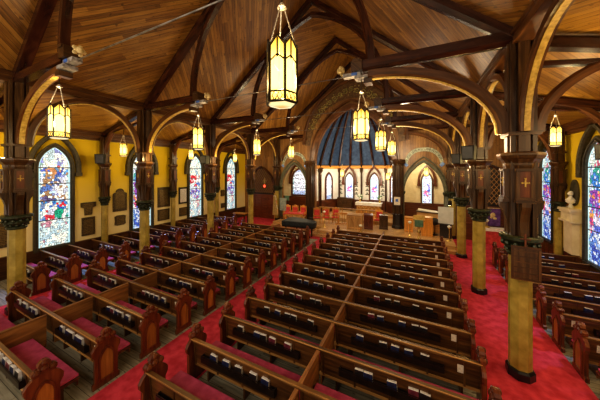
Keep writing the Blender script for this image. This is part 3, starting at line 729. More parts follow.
def make_pew(x0, x1, div, ends, racks, cards):
    r = empty('pew')
    segs = [(x0, x1)] if div is None else [(x0, div), (div, x1)]
    for a, c in segs:
        b = MB(); b.sweep([(a + .02, .03, .34), (a + .02, .03, .34)][:1] + [(a + .02, .03, .36)][:0] + [(c - .02, .03, .34)], (0, 0, 1), .02, .02)
        b.T = Matrix.Rotation(.09, 4, 'X'); b.box(a + .02, c - .02, .03, .055, .33, .86)
        for k in range(int((c - a) / .62) + 1):
            xx = a + .05 + k * .62
            if xx < c - .06: b.box(xx, xx + .035, .018, .03, .36, .84)
        b.T = None; b.build('backrest', 'pew', r)
        b = MB(); b.box(a + .03, c - .03, .05, .56, .40, .435); b.box(a + .03, c - .03, .52, .545, .30, .40)
        for xx in (a + .3, (a + c) / 2, c - .3): b.box(xx - .02, xx + .02, .1, .42, 0, .4)
        b.build('seat', 'pew', r)
        b = MB(); b.box(a + .06, c - .06, .06, .57, .436, .49); b.build('cushion', 'cushion', r, bevel=.015)
    b = MB(); b.box(x0 + .01, x1 - .01, -.085, -.015, .885, .912); b.box(x0 + .01, x1 - .01, -.07, -.02, .85, .886); tr_ = b.build('top_rail', 'rail', r)
    b = MB(); b.box(x0 + .01, x1 - .01, -.092, -.08, .897, .916); b.build('edge_bead', 'railedge', tr_)  # thin pale strip paints the golden highlight along the rail
    b = MB(); b.box(x0 + .03, x1 - .03, -.005, .025, .33, .39); b.build('bottom_rail', 'railedge', r)  # pale wood paints the lit golden lower edge of the back
    if div is not None:
        b = MB(); b.box(div - .018, div + .018, .03, .81, .12, .86); b.build('partition', 'divider', r)
        b = MB(); b.box(div - .04, div + .03, .0, .812, .865, .9); b.build('partition_rail', 'divider', r)
    for s in (-1, 1):
        if s not in ends: continue
        x = x0 if s < 0 else x1
        e = child('pew_end', EM[0], r, (x, .06, 0)); child('finial', EM[1], e)
        child('inset_panel', EM[2], e, (s * .034, 0, 0), 0 if s > 0 else PI); child('panel_moulding', EM[3], e, (s * .034, 0, 0), 0 if s > 0 else PI)
    for a, c in racks:
        b = MB(); b.box(a, c, -.11, .0, .545, .56); b.box(a, c, -.115, -.103, .56, .665); b.box(a, c, -.115, -.105, .685, .697)
        b.box(a, a + .012, -.11, 0, .56, .68); b.box(c - .012, c, -.11, 0, .56, .68)
        b.box(a, c, -.03, -.012, .56, .76)
        b.build('book_rack', 'rack', r)
    for x in cards:
        b = MB(); b.T = Matrix.Translation((x, -.035, .69)) @ Matrix.Rotation(.09, 4, 'X'); b.box(-.05, .05, -.004, .0, -.08, .08); b.build('card', 'card', r)
    return cache(r)
P0 = 1.73; DP = .93
blocks = {
    'center': dict(x=(-4.28, 1.06), div=-1.76, ends=(-1, 1), racks=[(-3.95, -2.2), (-1.35, .45)], cards=[.72], rows=range(1, 14), lab='middle'),
    'left': dict(x=(-10.68, -5.87), div=-8.2, ends=(-1, 1), racks=[(-10.35, -8.9), (-7.75, -6.35)], cards=[-6.05], rows=range(0, 13), lab='left'),
    'lside': dict(x=(XL + .14, -12.22), div=None, ends=(1,), racks=[(-14.3, -12.75)], cards=[-12.5], rows=range(2, 14), lab='left wall'),
    'rside': dict(x=(3.17, XR - .12), div=None, ends=(-1,), racks=[(3.75, 5.35)], cards=[3.42], rows=range(5, 14), lab='right wall')}
def make_book(mat):
    b = MB(); b.box(-.08, .08, -.032, -.028, 0, .198); b.box(-.08, .08, .028, .032, 0, .198); b.box(-.08, -.076, -.028, .028, 0, .198)
    o = b.build('hymn_book', mat); b = MB(); b.box(-.075, .078, -.0275, .0275, .004, .212); b.build('pages', 'paper', o)
    return cache(o)
bt = [make_book('navy'), make_book('ink'), make_book('ink'), make_book('navy'), make_book('ink'), make_book('navy'), make_book('ink'), make_book('maroon')]
nbook = 0; rb = random.Random(5)
HOW = {t[0].name: {'navy_cover': 'navy', 'black_cover': 'black', 'maroon_cover': 'maroon'}[t[0].data.materials[0].name] for t in bt}
for bn, B in blocks.items():
    tree = make_pew(B['x'][0], B['x'][1], B['div'], B['ends'], B['racks'], B['cards'])
    for q, k in enumerate(B['rows']):
        y = P0 + DP * k
        rowname = '%s row from the camera' % ORD[q]
        use(tree, (0, y, 0), 'carved dark wooden pew in the %s block, %s' % (B['lab'], rowname), 'pew', 'pews of the %s block' % B['lab'])
        for ri, (a, c) in enumerate(B['racks']):
            if bn == 'center' and q == 0: continue
            if bn in ('center', 'left'): n = 5 if q < 7 else 4
            else: n = 4
            if q > 10: n -= 1
            xs = sorted(a + .12 + (c - a - .24) * (j + rb.uniform(.15, .85)) / n for j in range(n)); last = -99
            for j, x in enumerate(xs):
                if x - last < .16: x = last + .16
                last = x
                if x > c - .09: continue
                t = rb.choice(bt); w = HOW[t[0].name]
                side = 'the' if len(B['racks']) == 1 else ('the left' if ri == 0 else 'the right')
                lab = '%s hymn book, %s from left in %s rack, %s pew row, %s block' % (w, ORD[j], side, ORD[q], B['lab'])
                o = use(t, (x, y - .068, .5625), lab, 'hymn book', 'hymn books in the pew racks'); o.rotation_euler = (-.08, rb.uniform(-.10, .10), rb.uniform(-.05, .05)); nbook += 1
print('BOOKS', nbook)

# ------------------------------------------------------------------ pendant lanterns
def lantern(k, drop):
    """hexagonal gothic lantern, hung so that its bottom is at z=0"""
    r = empty('pendant_lantern'); R = .215 * k; Hh = .74 * k
    hexa = [(R * math.cos(PI / 3 * j), R * math.sin(PI / 3 * j)) for j in range(6)]
    fr = MB(); gl = MB()
    for j in range(6):
        p, q = Vector((*hexa[j], 0)), Vector((*hexa[(j + 1) % 6], 0)); m = (p + q) / 2
        fr.tube([p, p + Vector((0, 0, Hh))], .02 * k, 4); fr.ball((p.x, p.y, Hh + .03 * k), .022 * k, 4)
        fr.tube([p + Vector((0, 0, Hh)), m + Vector((0, 0, Hh + .13 * k)), q + Vector((0, 0, Hh))], .017 * k, 4)
        fr.tube([p + Vector((0, 0, .13 * k)), q + Vector((0, 0, .13 * k))], .014 * k, 4); fr.tube([p, q], .02 * k, 4)
        fr.tube([m + Vector((0, 0, Hh * .78)), m + Vector((0, 0, Hh + .1 * k))], .012 * k, 4)
        u = (q - p) / 3
        fr.tube([p + u + Vector((0, 0, 0)), p + u * .5 + Vector((0, 0, .065 * k)), p + u + Vector((0, 0, .13 * k)), p + u * 1.5 + Vector((0, 0, .065 * k)), p + u], .009 * k, 3)
        fr.tube([p + u * 2, p + u * 1.5 + Vector((0, 0, .065 * k)), p + u * 2 + Vector((0, 0, .13 * k)), p + u * 2.5 + Vector((0, 0, .065 * k)), p + u * 2], .009 * k, 3)
        fr.tube([p + Vector((0, 0, Hh * .72)), p + u * 1.5 + Vector((0, 0, Hh * .84)), q + Vector((0, 0, Hh * .72))], .012 * k, 4)
        i = .96; a, c, d = p * i, q * i, m * i; Z = Vector((0, 0, 1))
        gl.face([gl.v(a + Z * .015), gl.v(c + Z * .015), gl.v(c + Z * Hh), gl.v(d + Z * (Hh + .12 * k)), gl.v(a + Z * Hh)])
    fr.build('frame', 'iron', r); gl.build('glass_panels', 'lampglass', r)
    b = MB(); b.lathe([(R * .2, -.05 * k), (R * .75, -.035 * k), (R * .97, 0)], 6, rot=0); b.build('base_glass', 'lampbase', r)
    zt_ = Hh + .6 * k; b = MB()
    for j in (0, 2, 4): b.tube([(hexa[j][0], hexa[j][1], Hh), (hexa[j][0] * .15, hexa[j][1] * .15, zt_)], .008 * k, 4)
    for j in (0, 2, 4):
        for q in range(9):
            f_ = q / 9; b.ball((hexa[j][0] * (1 - .85 * f_), hexa[j][1] * (1 - .85 * f_), Hh + (zt_ - Hh) * f_), .016 * k, 3, (.7, .7, 1.3))
    b.build('chains', 'chain', r)
    b = MB(); b.lathe([(.02, zt_ - .03), (.07 * k, zt_), (.05 * k, zt_ + .03), (.02, zt_ + .07)], 8); b.build('ceiling_cup', 'chain', r)
    b = MB(); b.tube([(0, 0, zt_ + .05), (0, 0, drop)], .012, 5); b.build('stem', 'iron', r)
    return cache(r)
def lamp(loc, power, colr=(1, .72, .38), rad=.08):
    l = bpy.data.lights.new('lamp', 'POINT'); l.energy = power; l.color = colr; l.shadow_soft_size = rad
    o = bpy.data.objects.new('lamp', l); COL.objects.link(o); o.location = loc; return o
bl = lantern(.98, 1.98)
LN = [(-8.4, 2.85, 'left'), (-7.85, 6.79, 'left'), (-7.9, 10.72, 'left'), (-7.9, 14.65, 'left'), (-1.68, 2.85, 'right'), (-1.43, 6.79, 'right'), (-1.43, 10.72, 'right'), (-1.35, 14.65, 'right')]
for i, (x, y, sd) in enumerate(LN):
    z = 5.3 if i != 4 else 5.36
    use(bl, (x, y, z), 'glowing hexagonal lantern under the %s roof beams, %s from the camera' % (sd, ORD[i % 4]), 'lantern', 'large lanterns over the nave', rz=.2)
    lamp((x, y, z + .35), 110, (1, .74, .38))
sl = lantern(.72, 1.6)
for i, (x, y, z, nm) in enumerate(((-13.05, 6.79, 5.15, 'in the left aisle, nearest the camera'), (-13.05, 10.72, 5.15, 'in the left aisle, second from the camera'), (-12.9, 14.65, 5.1, 'in the left aisle, third from the camera'), (4.03, 10.72, 5.25, 'in the right aisle beside the near column'), (4.0, 14.65, 5.2, 'in the right aisle, farthest from the camera'))):
    use(sl, (x, y, z), 'small glowing lantern hanging ' + nm, 'lantern', 'small lanterns over the aisles', rz=.3); lamp((x, y, z + .25), 85, (1, .74, .38))
for i, (x, y, z, nm) in enumerate(((.55, 20.2, 4.0, 'inside the right chapel before its window'), (-5.7, 19.6, 3.9, 'inside the chancel on the left'), (-2.3, 21.6, 3.6, 'inside the chancel on the right'))):
    use(sl, (x, y, z), 'small glowing lantern hanging ' + nm, 'lantern', rz=.3); lamp((x, y - .1, z + .2), 45)

# ------------------------------------------------------------------ things on the walls
def plaque(loc, rz, w, h, kind, label, mat='bronze', name='wall_plaque'):
    r = empty(name, loc, rz, label, 'plaque'); b = MB()
    if kind == 'T': o = [(w / 2, h * .15), (w / 2, h / 2), (-w / 2, h / 2), (-w / 2, h * .15), (-w * .28, h * .05), (-w * .25, -h / 2), (w * .25, -h / 2), (w * .28, h * .05)]
    elif kind == 'A': o = [(w / 2, -h / 2), (w / 2, h * .28), (w * .38, h * .32)] + [(w * .3 * math.cos(a * PI / 8), h * .33 + h * .17 * math.sin(a * PI / 8)) for a in range(9)] + [(-w * .38, h * .32), (-w / 2, h * .28), (-w / 2, -h / 2)]
    elif kind == 'S': o = [(w / 2, -h * .4), (w * .45, 0), (w / 2, h * .4), (w * .3, h / 2), (-w * .3, h / 2), (-w / 2, h * .4), (-w * .45, 0), (-w / 2, -h * .4), (-w * .3, -h / 2), (w * .3, -h / 2)]
    else: o = [(w / 2, -h / 2), (w / 2, h / 2), (-w / 2, h / 2), (-w / 2, -h / 2)]
    b.plate(o, XZ(), -.05, 0); b.build('backing', mat if kind != 'F' else 'rack', r)
    b = MB()
    if kind == 'F': b.box(-w * .36, w * .36, -.06, -.05, -h * .4, h * .4); b.build('paper', 'paper', r); b = MB()
    n = max(3, int(h / .09))
    for k in range(n):
        zz = h * .34 - k * h * .7 / max(1, n - 1); ww = w * (.34 if kind != 'T' or zz > 0 else .18); b.box(-ww, ww, -.064 if kind == 'F' else -.056, -.05, zz - .008, zz + .008)
    b.build('engraved_lines', 'ink' if kind == 'F' else 'brass', r); return r
for y0, z0, y1, z1, kd, lb_ in ((5.91, 2.81, 6.53, 2.16, 'T', 'T-shaped bronze plaque on the left wall beside the large near window'),
        (5.95, 2.05, 6.49, 1.13, 'R', 'square bronze plaque hanging below the T-shaped plaque'), (7.31, 3.41, 8.01, 2.14, 'A', 'large bronze plaque with a rounded top on the left wall'),
        (7.4, 1.9, 7.96, 1.35, 'S', 'small scalloped bronze plaque below the round-topped plaque'), (9.85, 3.32, 10.69, 2.02, 'R', 'tall bronze plaque on the left wall between the second and third windows'),
        (9.85, 1.87, 10.65, 1.14, 'R', 'wide bronze plaque below the tall plaque of the left wall'), (11.37, 3.22, 12.06, 2.05, 'F', 'black framed white paper on the left wall'),
        (11.41, 1.78, 12.06, 1.18, 'R', 'small bronze plaque below the black framed paper'), (15.35, 2.75, 15.8, 2.2, 'S', 'small dark plaque on the far left wall, the upper one'), (15.4, 1.6, 15.8, 1.2, 'R', 'small dark plaque on the far left wall, the lower one'),
        (3.2, 2.3, 3.95, 1.3, 'R', 'dark plaque on the left wall beside the nearest left column')):
    if 3 < y0 < 3.5: pass
    plaque((XL, (y0 + y1) / 2, (z0 + z1) / 2), PI / 2, y1 - y0, z0 - z1, kd, lb_)
def speaker(loc, rz, label, tilt=.15):
    r = empty('loudspeaker', loc, rz, label, 'speaker')
    b = MB(); b.plate([(-.17, -.24), (.17, -.24), (.2, .24), (-.2, .24)], lambda a, c, t: (a, t, c), -.28, .1); b.build('cabinet', 'speaker', r)
    b = MB(); b.box(-.15, .15, -.295, -.28, -.2, .2); b.build('grille', 'ink', r)
    b = MB(); b.tube([(0, .1, 0), (0, .3, .03)], .03, 6); b.build('mount_bracket', 'iron', r); return r
speaker((-14.35, 6.42, 5.0), 1.0, 'black loudspeaker fixed to the first left wall pilaster')
speaker((5.2, 10.6, 5.0), -1.0, 'black loudspeaker fixed to the right wall pilaster beside the small lantern')
speaker((1.62, 10.2, 5.05), -.35, 'black loudspeaker fixed to the second column of the right row')
speaker((-11.2, 10.2, 5.05), .3, 'black loudspeaker fixed to the third column of the left row')
speaker((1.75, 14.1, 5.0), -.35, 'black loudspeaker fixed to the third column of the right row')
# monument with a bust on the right wall
r = empty('wall_monument', (XR, 14.1, 0), -PI / 2, 'cream stone wall monument with a white bust in a dark oval', 'monument')
b = MB(); b.plate([(.3 * math.cos(a * PI / 12) , 3.5 + .55 * math.sin(a * PI / 12)) for a in range(24)], XZ(), -.06, 0); b.build('oval_backing', 'stone', r)
b = MB(); b.box(-.55, .55, -.42, 0, 2.75, 2.85); b.box(-.48, .48, -.36, 0, 2.66, 2.75); b.box(-.42, .42, -.3, 0, 2.3, 2.66); b.box(-.3, .3, -.24, 0, .95, 2.3); b.box(-.5, .5, -.38, 0, 2.28, 2.36)
for k in range(5): b.box(-.36 + k * .16, -.28 + k * .16, -.32, -.28, 2.38, 2.64)
b.build('plinth', 'cream', r)
b = MB(); b.lathe([(.07, 2.85), (.1, 2.9), (.05, 2.98), (.06, 3.03), (.16, 3.1), (.17, 3.2), (.08, 3.28), (.055, 3.32), (.055, 3.36)], 10, (0, -.15)); b.ball((0, -.15, 3.46), .1, 7, (.85, .95, 1.15)); b.ball((0, -.245, 3.45), .02, 4); b.build('bust', 'white', r, smooth=True)
# hymn board on the near right column
r = empty('hymn_board', (1.97, 6.44, 2.56), -.08, 'dark wooden hymn board with a small cross hung on the near right column', 'hymn board')
b = MB(); b.box(-.21, .21, -.04, .04, -.34, .30); b.build('back_board', 'brown', r)
b = MB(); b.box(-.23, .23, -.055, -.03, .28, .33); b.box(-.23, .23, -.055, -.03, -.36, -.32)
for s in (-1, 1): b.box(min(s * .19, s * .23), max(s * .19, s * .23), -.055, -.03, -.32, .28)
for k in range(5): b.box(-.19, .19, -.05, -.035, -.22 + k * .11, -.205 + k * .11)
b.build('slats', 'pew', r)
b = MB(); b.box(-.015, .015, -.03, .0, .33, .58); b.box(-.08, .08, -.03, .0, .46, .49); b.build('cross', 'redwood', r)

# ------------------------------------------------------------------ platform and chancel furniture
PZ = .35
b = MB(); b.plate([(-6.2, 15.2), (1.85, 15.2), (1.85, YW - .02), (-10.4, YW - .02), (-10.4, 16.25), (-6.2, 16.25)], XY(), .012, PZ, uvrot=True)
b.box(-6.2, 1.85, 14.85, 15.2, .012, .18); b.box(-6.55, -6.2, 14.85, 16.25, .012, .18); b.box(-10.4, -6.55, 15.95, 16.25, .012, .18)
tag(b.build('platform', 'platform'), 'raised tan wooden platform with a step in front of the chancel', 'platform')
b = MB(); b.box(CX - 3.3, CX + 3.3, YW + .35, 22.4, .2, .55); b.box(CX - 2.0, CX + 3.1, 20.4, 22.4, .55, .75)
tag(b.build('chancel_steps', 'platform'), 'raised wooden floor of the chancel under the altar', 'platform')
def chair(name, seatm, framem, h=1.15):
    r = empty(name)
    b = MB(); b.box(-.25, .25, -.22, .24, .42, .5); b.build('seat', seatm, r, bevel=.02)
    b = MB(); b.box(-.2, .2, .19, .25, .58, h - .12); b.build('backrest', seatm, r, bevel=.02)
    b = MB()
    for s in (-1, 1): b.box(s * .25 - .025, s * .25 + .025, .2, .26, .42, h)
    b.plate([(.26, h - .12), (.22, h - .02), (0, h + .08), (-.22, h - .02), (-.26, h - .12)], XZ(.2), 0, .05)
    b.box(-.25, .25, .2, .25, .52, .58); b.build('back_frame', framem, r)
    for sx in (-1, 1):
        for y in (-.18, .22): b = MB(); b.tube([(sx * .23, y, 0), (sx * .23, y, .43)], [.02, .028], 6); b.build('leg', framem, r)
        b = MB(); b.box(sx * .26 - .025, sx * .26 + .025, -.2, .22, .66, .7); b.box(sx * .26 - .02, sx * .26 + .02, -.2, -.16, .42, .66); b.build('armrest', framem, r)
    return cache(r)
rc = chair('armchair', 'red', 'orange')
for i, (x, y, rz, lb_) in enumerate(((-9.75, 17.35, .25, 'leftmost red armchair behind the red topped table'), (-9.1, 17.5, .2, 'middle red armchair behind the red topped table'), (-8.45, 17.65, .1, 'rightmost red armchair behind the red topped table'),
        (-6.95, 17.1, .4, 'red armchair right beside the left chancel pier'), (-6.35, 17.45, .35, 'red armchair second from the left chancel pier'), (-5.7, 17.8, .2, 'red armchair third from the left chancel pier'), (-2.6, 18.2, -.2, 'red armchair just left of the right chancel pier'))):
    use(rc, (x, y, PZ), lb_, 'armchair', rz=rz + (0 if i < 6 else 0))
def desk(name, loc, rz, w, h, d, label, mat='tan', cushion=True, cat='choir desk'):
    r = empty(name, loc, rz, label, cat)
    b = MB(); b.box(-w / 2, w / 2, -d / 2, -d / 2 + .05, 0, h); n = max(2, int(w / .4))
    b.build('front_panel', mat, r)
    b = MB()
    for k in range(n + 1):
        x = -w / 2 + k * w / n; b.box(x - .03, x + .03, -d / 2 - .03, -d / 2, 0, h)
    b.box(-w / 2, w / 2, -d / 2 - .025, -d / 2, h * .08, h * .16); b.box(-w / 2, w / 2, -d / 2 - .025, -d / 2, h * .86, h * .93)
    for k in range(n):
        x = -w / 2 + (k + .5) * w / n; q = w / n / 2 - .05; b.sweep([(x + a, -d / 2 - .01, z) for a, z in arch_pts(q, h * .55, h * .82, 5)], (0, 1, 0), .02, .03)
    b.build('tracery', mat, r)
    for s in (-1, 1): b = MB(); b.box(s * w / 2 - .025, s * w / 2 + .025, -d / 2, d / 2, 0, h); b.build('side_panel', mat, r)
    b = MB(); b.T = Matrix.Translation((0, -d / 4, h)) @ Matrix.Rotation(.2, 4, 'X'); b.box(-w / 2 - .03, w / 2 + .03, -d / 3, d / 3, 0, .04); b.build('desk_top', mat, r)
    if cushion: b = MB(); b.box(-w / 2 + .05, w / 2 - .05, 0, d / 2, h * .4, h * .48); b.build('cushion', 'red', r, bevel=.015)
    return r
desk('choir_desk', (-3.95, 16.75, PZ), .05, .95, 1.0, .6, 'pale wooden choir desk with arched panels at the chancel entrance')
desk('choir_desk', (-3.1, 17.15, PZ), .1, .55, 1.0, .5, 'narrow carved wooden choir desk beside the pale one', 'end')
r = empty('stall_rail', (-5.0, 17.5, PZ), .5, 'open wooden stall rail with slender balusters left of the pale desk', 'rail')
b = MB(); b.box(-.65, .65, -.05, .05, .82, .9); b.box(-.65, .65, -.04, .04, .05, .12); b.build('hand_rail', 'orange', r)
for k in range(8): b = MB(); b.lathe([(.025, .1), (.035, .35), (.02, .5), (.03, .84)], 6, (-.6 + k * .171, 0)); b.build('baluster', 'tan', r)
desk('reading_desk', (-2.15, 17.6, PZ), .1, .5, .95, .45, 'small dark reading desk just left of the right chancel pier', 'brown', False, 'desk')
desk('priest_stall', (-.55, 17.6, PZ), 0, .45, .95, .45, 'small orange wooden stall just right of the right chancel pier', 'orange', False, 'stall')
desk('pulpit', (.5, 17.0, PZ), 0, .55, 1.15, .5, 'orange wooden reading stand in front of the organ console', 'orange', False, 'reading stand')
# altar rail
r = empty('altar_rail', (CX - .3, 19.1, .55), 0, 'low wooden altar rail with turned balusters across the chancel', 'rail')
b = MB(); b.box(-2.6, 2.6, -.06, .06, .72, .8); b.build('hand_rail', 'tan', r)
for k in range(14):
    if k in (6, 7): continue
    b = MB(); b.lathe([(.04, 0), (.03, .1), (.045, .3), (.025, .5), (.04, .72)], 6, (-2.5 + k * 5 / 13, 0)); b.build('baluster', 'orange', r)
# altar
r = empty('altar', (-3.78, 21.1, .75), 0, 'altar table with white cloth and gilded front under the chancel windows', 'altar')
b = MB(); b.box(-.98, .98, -.35, .35, 0, .86); b.build('altar_body', 'orange', r)
b = MB(); b.box(-1.08, 1.08, -.4, .4, .86, .92); b.box(-1.08, 1.08, -.42, -.4, .68, .92); b.build('altar_cloth', 'white', r)
b = MB()
for k in range(6):
    x = -.8 + k * .32; b.sweep([(x + a, -.37, z) for a, z in arch_pts(.12, .4, .6, 5)], (0, 1, 0), .03, .03); b.box(x - .135, x - .11, -.38, -.35, .05, .4); b.box(x + .11, x + .135, -.38, -.35, .05, .4)
b.build('gilt_arcade', 'gilt', r)
def vase(loc, label, tall):
    r = empty('flower_vase', loc, 0, label, 'flowers'); b = MB(); b.lathe([(.06, 0), (.1, .1), (.05, .22), (.08, .26)], 8); b.build('vase', 'brass', r)
    f_, l_ = MB(), MB(); rn = random.Random(int(loc[0] * 100))
    for k in range(26):
        a, e, q = rn.uniform(0, 6.28), rn.uniform(0, 1.2), rn.uniform(.12, .34)
        p = (q * math.cos(a) * math.cos(e), q * math.sin(a) * math.cos(e), .32 + q * math.sin(e) * tall)
        (f_ if k % 2 else l_).ball(p, rn.uniform(.05, .08), 4)
    l_.build('leaves', 'leaf', r); f_.build('blossoms', 'flower', r)
vase((-4.55, 21.15, 1.67), 'white flower arrangement at the left end of the altar', 1.1)
vase((-2.9, 21.15, 1.67), 'white flower arrangement at the right end of the altar', 1.3)
desk('sedilia', (-6.1, 21.9, .55), 0, 1.3, 1.3, .4, 'dark wooden bench front against the chancel wall left of the altar', 'brown', False, 'bench')
# organ console
r = empty('organ_console', (.75, 18.0, PZ), -.1, 'wooden organ console with white sheets on top in the right chapel arch', 'organ')
b = MB(); b.box(-.8, .8, -.3, .5, 0, 1.3); b.build('case', 'tan', r)
b = MB(); b.box(-.86, .86, -.36, .55, 1.3, 1.36); b.build('case_top', 'brown', r)
for z in (.78, .88): b = MB(); b.box(-.6, .6, -.55, -.28, z, z + .05); b.build('keyboard', 'white', r)
b = MB(); b.box(-.72, .72, -.34, -.3, .1, .6); b.build('knee_panel', 'orange', r)
b = MB(); b.T = Matrix.Translation((-.1, 0, 1.37)) @ Matrix.Rotation(.1, 4, 'Y'); b.box(-.65, .5, -.3, .35, 0, .05)
o = b.build('sheet_music', 'white', loc=(.75, 18.0, PZ)); tag(o, 'white sheets of music lying on top of the organ console', 'sheet music')
r = empty('floor_fan', (.95, 17.35, PZ), 0, 'black round fan on a stand in front of the organ console', 'fan')
b = MB(); b.T = Matrix.Translation((0, 0, .85)) @ Matrix.Rotation(PI / 2, 4, 'X'); b.lathe([(.05, -.08), (.2, -.05), (.24, 0), (.2, .06), (.08, .09)], 16); b.build('fan_head', 'ink', r)
b = MB(); b.lathe([(.2, 0), (.2, .03), (.03, .05), (.025, .65)], 10); b.build('stand', 'iron', r)
r = empty('screen_stand', (1.5, 16.9, PZ), -.25, 'pale grey board on a dark stand beside the right column', 'board')
b = MB(); b.box(-.4, .4, -.03, .03, .85, 1.85); b.build('board', 'screen', r)
b = MB(); b.box(-.43, .43, -.02, .04, .82, .87); b.box(-.3, .3, -.1, .12, 0, .82); b.build('stand', 'rack', r)
r = empty('spotlight', (1.75, 17.2, 2.45), 0, 'bright black spotlight shining down on the grey board', 'spotlight')
b = MB(); b.T = Matrix.Rotation(.5, 4, 'X'); b.lathe([(.06, .12), (.1, .1), (.13, -.1), (.13, -.14)], 10); b.build('housing', 'ink', r)
b = MB(); b.T = Matrix.Rotation(.5, 4, 'X'); b.lathe([(.12, -.145), (.12, -.15)], 10); b.build('lens', 'bulb', r)
b = MB(); b.tube([(0, .0, .1), (0.05, .5, .5), (.1, 1.2, .5)], .02, 5); b.build('arm', 'iron', r)
# brass lectern
r = empty('lectern', (.05, 15.5, PZ), 0, 'ornate brass lectern with green hanging cloth at the platform edge', 'lectern')
b = MB(); b.lathe([(.25, 0), (.25, .05), (.12, .12), (.06, .2), (.04, .4), (.1, .5), (.04, .6), (.035, .85), (.09, .95), (.04, 1.05), (.04, 1.2)], 10); b.build('stem', 'brass', r, smooth=True)
b = MB(); b.T = Matrix.Translation((0, 0, 1.3)) @ Matrix.Rotation(.5, 4, 'X'); b.box(-.3, .3, -.22, .22, 0, .05); b.build('book_rest', 'brass', r)
b = MB(); b.box(-.22, .22, -.24, -.22, .85, 1.25); b.build('hanging_cloth', 'greenfab', r)
def candle(loc, label, h=1.2):
    r = empty('candle_stand', loc, 0, label, 'candle stand'); b = MB(); b.lathe([(.14, 0), (.12, .04), (.03, .1), (.02, h * .5), (.04, h * .52), (.02, h * .55), (.02, h - .05), (.06, h)], 8); b.build('stem', 'brass', r)
    b = MB(); b.lathe([(.05, h), (.1, h + .05), (.11, h + .1), (.02, h + .16)], 10); b.build('white_shade', 'flower', r)
candle((-.45, 16.3, PZ), 'standing candle with white top left of the brass lectern', .8)
candle((1.62, 16.2, PZ), 'standing candle with white top before the grey board', .75)
candle((-3.4, 16.0, PZ), 'low standing candle with white top before the choir desks', .35)
candle((-6.1, 16.4, PZ), 'standing candle before the red armchairs', 1.0)
# covered grand piano
r = empty('grand_piano', (-7.3, 14.95, 0), .1, 'grand piano under a black cover in front of the left pew block', 'piano')
o = [(-1.15, -.7), (1.15, -.7), (1.22, -.5), (1.2, -.1), (.95, .2), (.5, .35), (.2, .55), (-.3, .75), (-.9, .75), (-1.15, .6)]
b = MB(); b.plate(o, XY(), .68, 1.0); b.build('cover', 'pianocover', r, bevel=.05)
o2 = [(x * .97, y * .97) for x, y in o]; b = MB(); b.plate(o2, XY(), .6, .7); b.build('case', 'ink', r)
for x, y in ((-.9, -.5), (.95, -.45), (-.5, .55)): b = MB(); b.tube([(x, y, .014), (x, y, .62)], [.035, .06], 8); b.build('leg', 'ink', r)
# table with red top
r = empty('table', (-8.75, 16.75, PZ), .25, 'long low table with red top before the red armchairs', 'table')
b = MB(); b.box(-.75, .75, -.3, .3, .68, .73); b.build('tabletop', 'red', r)
b = MB(); b.box(-.7, .7, -.26, .26, .58, .68); b.build('apron', 'orange', r)
for sx in (-1, 1):
    for sy in (-1, 1): b = MB(); b.box(sx * .66 - .03, sx * .66 + .03, sy * .23 - .03, sy * .23 + .03, 0, .6); b.build('leg', 'orange', r)
r = empty('table', (-13.4, 15.9, .012), .1, 'brown wooden table on the red carpet at the far left wall', 'table')
b = MB(); b.box(-.6, .6, -.3, .3, .78, .83); b.build('tabletop', 'orange', r)
b = MB(); b.box(-.55, .55, -.27, .27, .6, .78); b.build('drawer_front', 'brown', r)
for sx in (-1, 1):
    for sy in (-1, 1): b = MB(); b.box(sx * .54 - .03, sx * .54 + .03, sy * .25 - .03, sy * .25 + .03, 0, .62); b.build('leg', 'brown', r)
def flag(loc, rz, mats, label):
    r = empty('flag', loc, rz, label, 'flag'); b = MB(); b.lathe([(.16, 0), (.14, .05), (.02, .08)], 10); b.tube([(0, 0, .05), (0, 0, 2.35)], .015, 6); b.build('pole', 'orange', r)
    b = MB(); b.ball((0, 0, 2.4), .05, 5); b.build('finial', 'brass', r)
    for i, m in enumerate(mats):
        b = MB(); z1 = 2.25 - i * 1.55 / len(mats); z0 = z1 - 1.55 / len(mats); n = 12
        f_ = lambda z: .10 + .16 * (2.25 - z) / 1.55
        for k in range(n):
            a0, a1 = k / n, (k + 1) / n
            pt_ = lambda a, z: (f_(z) * (a * 2 - .6), .05 * math.sin(a * 19) * (1 + (2.25 - z)) - .03, z)
            b.quad([pt_(a0, z0), pt_(a1, z0), pt_(a1, z1), pt_(a0, z1)], [(0, 0), (1, 0), (1, 1), (0, 1)])
        b.build('flag_cloth', m, r)
flag((-11.05, 17.5, .012), .2, ['white', 'red', 'white', 'red'], 'red and white furled flag on a pole left of the chapel arch')
flag((-10.75, 17.0, .012), .1, ['gilt'], 'golden yellow furled flag on a pole beside the red and white one')
b = MB(); b.box(-.3, .3, -.02, .02, -.5, .5); b.box(-.33, .33, -.03, .03, .5, .54); o = b.build('hanging_banner', 'greyblue', loc=(-10.2, 17.5, 1.55)); tag(o, 'grey blue cloth banner hanging right of the yellow flag', 'banner')
b = MB(); b.tube([(0, .02, -1.2), (0, .02, .5)], .02, 6); b.lathe([(.15, -1.2), (.13, -1.15)], 8); b.build('stand', 'iron', o)
b = MB(); b.box(-.2, .2, -.02, .02, -.2, .2); b.box(-.22, .22, -.025, .025, .19, .22); o = b.build('small_banner', 'greenfab', loc=(-10.2, 18.2, 2.0)); tag(o, 'small green cloth banner in the left chapel arch', 'banner')
b = MB(); b.tube([(0, .03, -1.65), (0, .03, .2)], .02, 6); b.lathe([(.15, -1.65), (.13, -1.6)], 8); b.build('stand', 'iron', o)
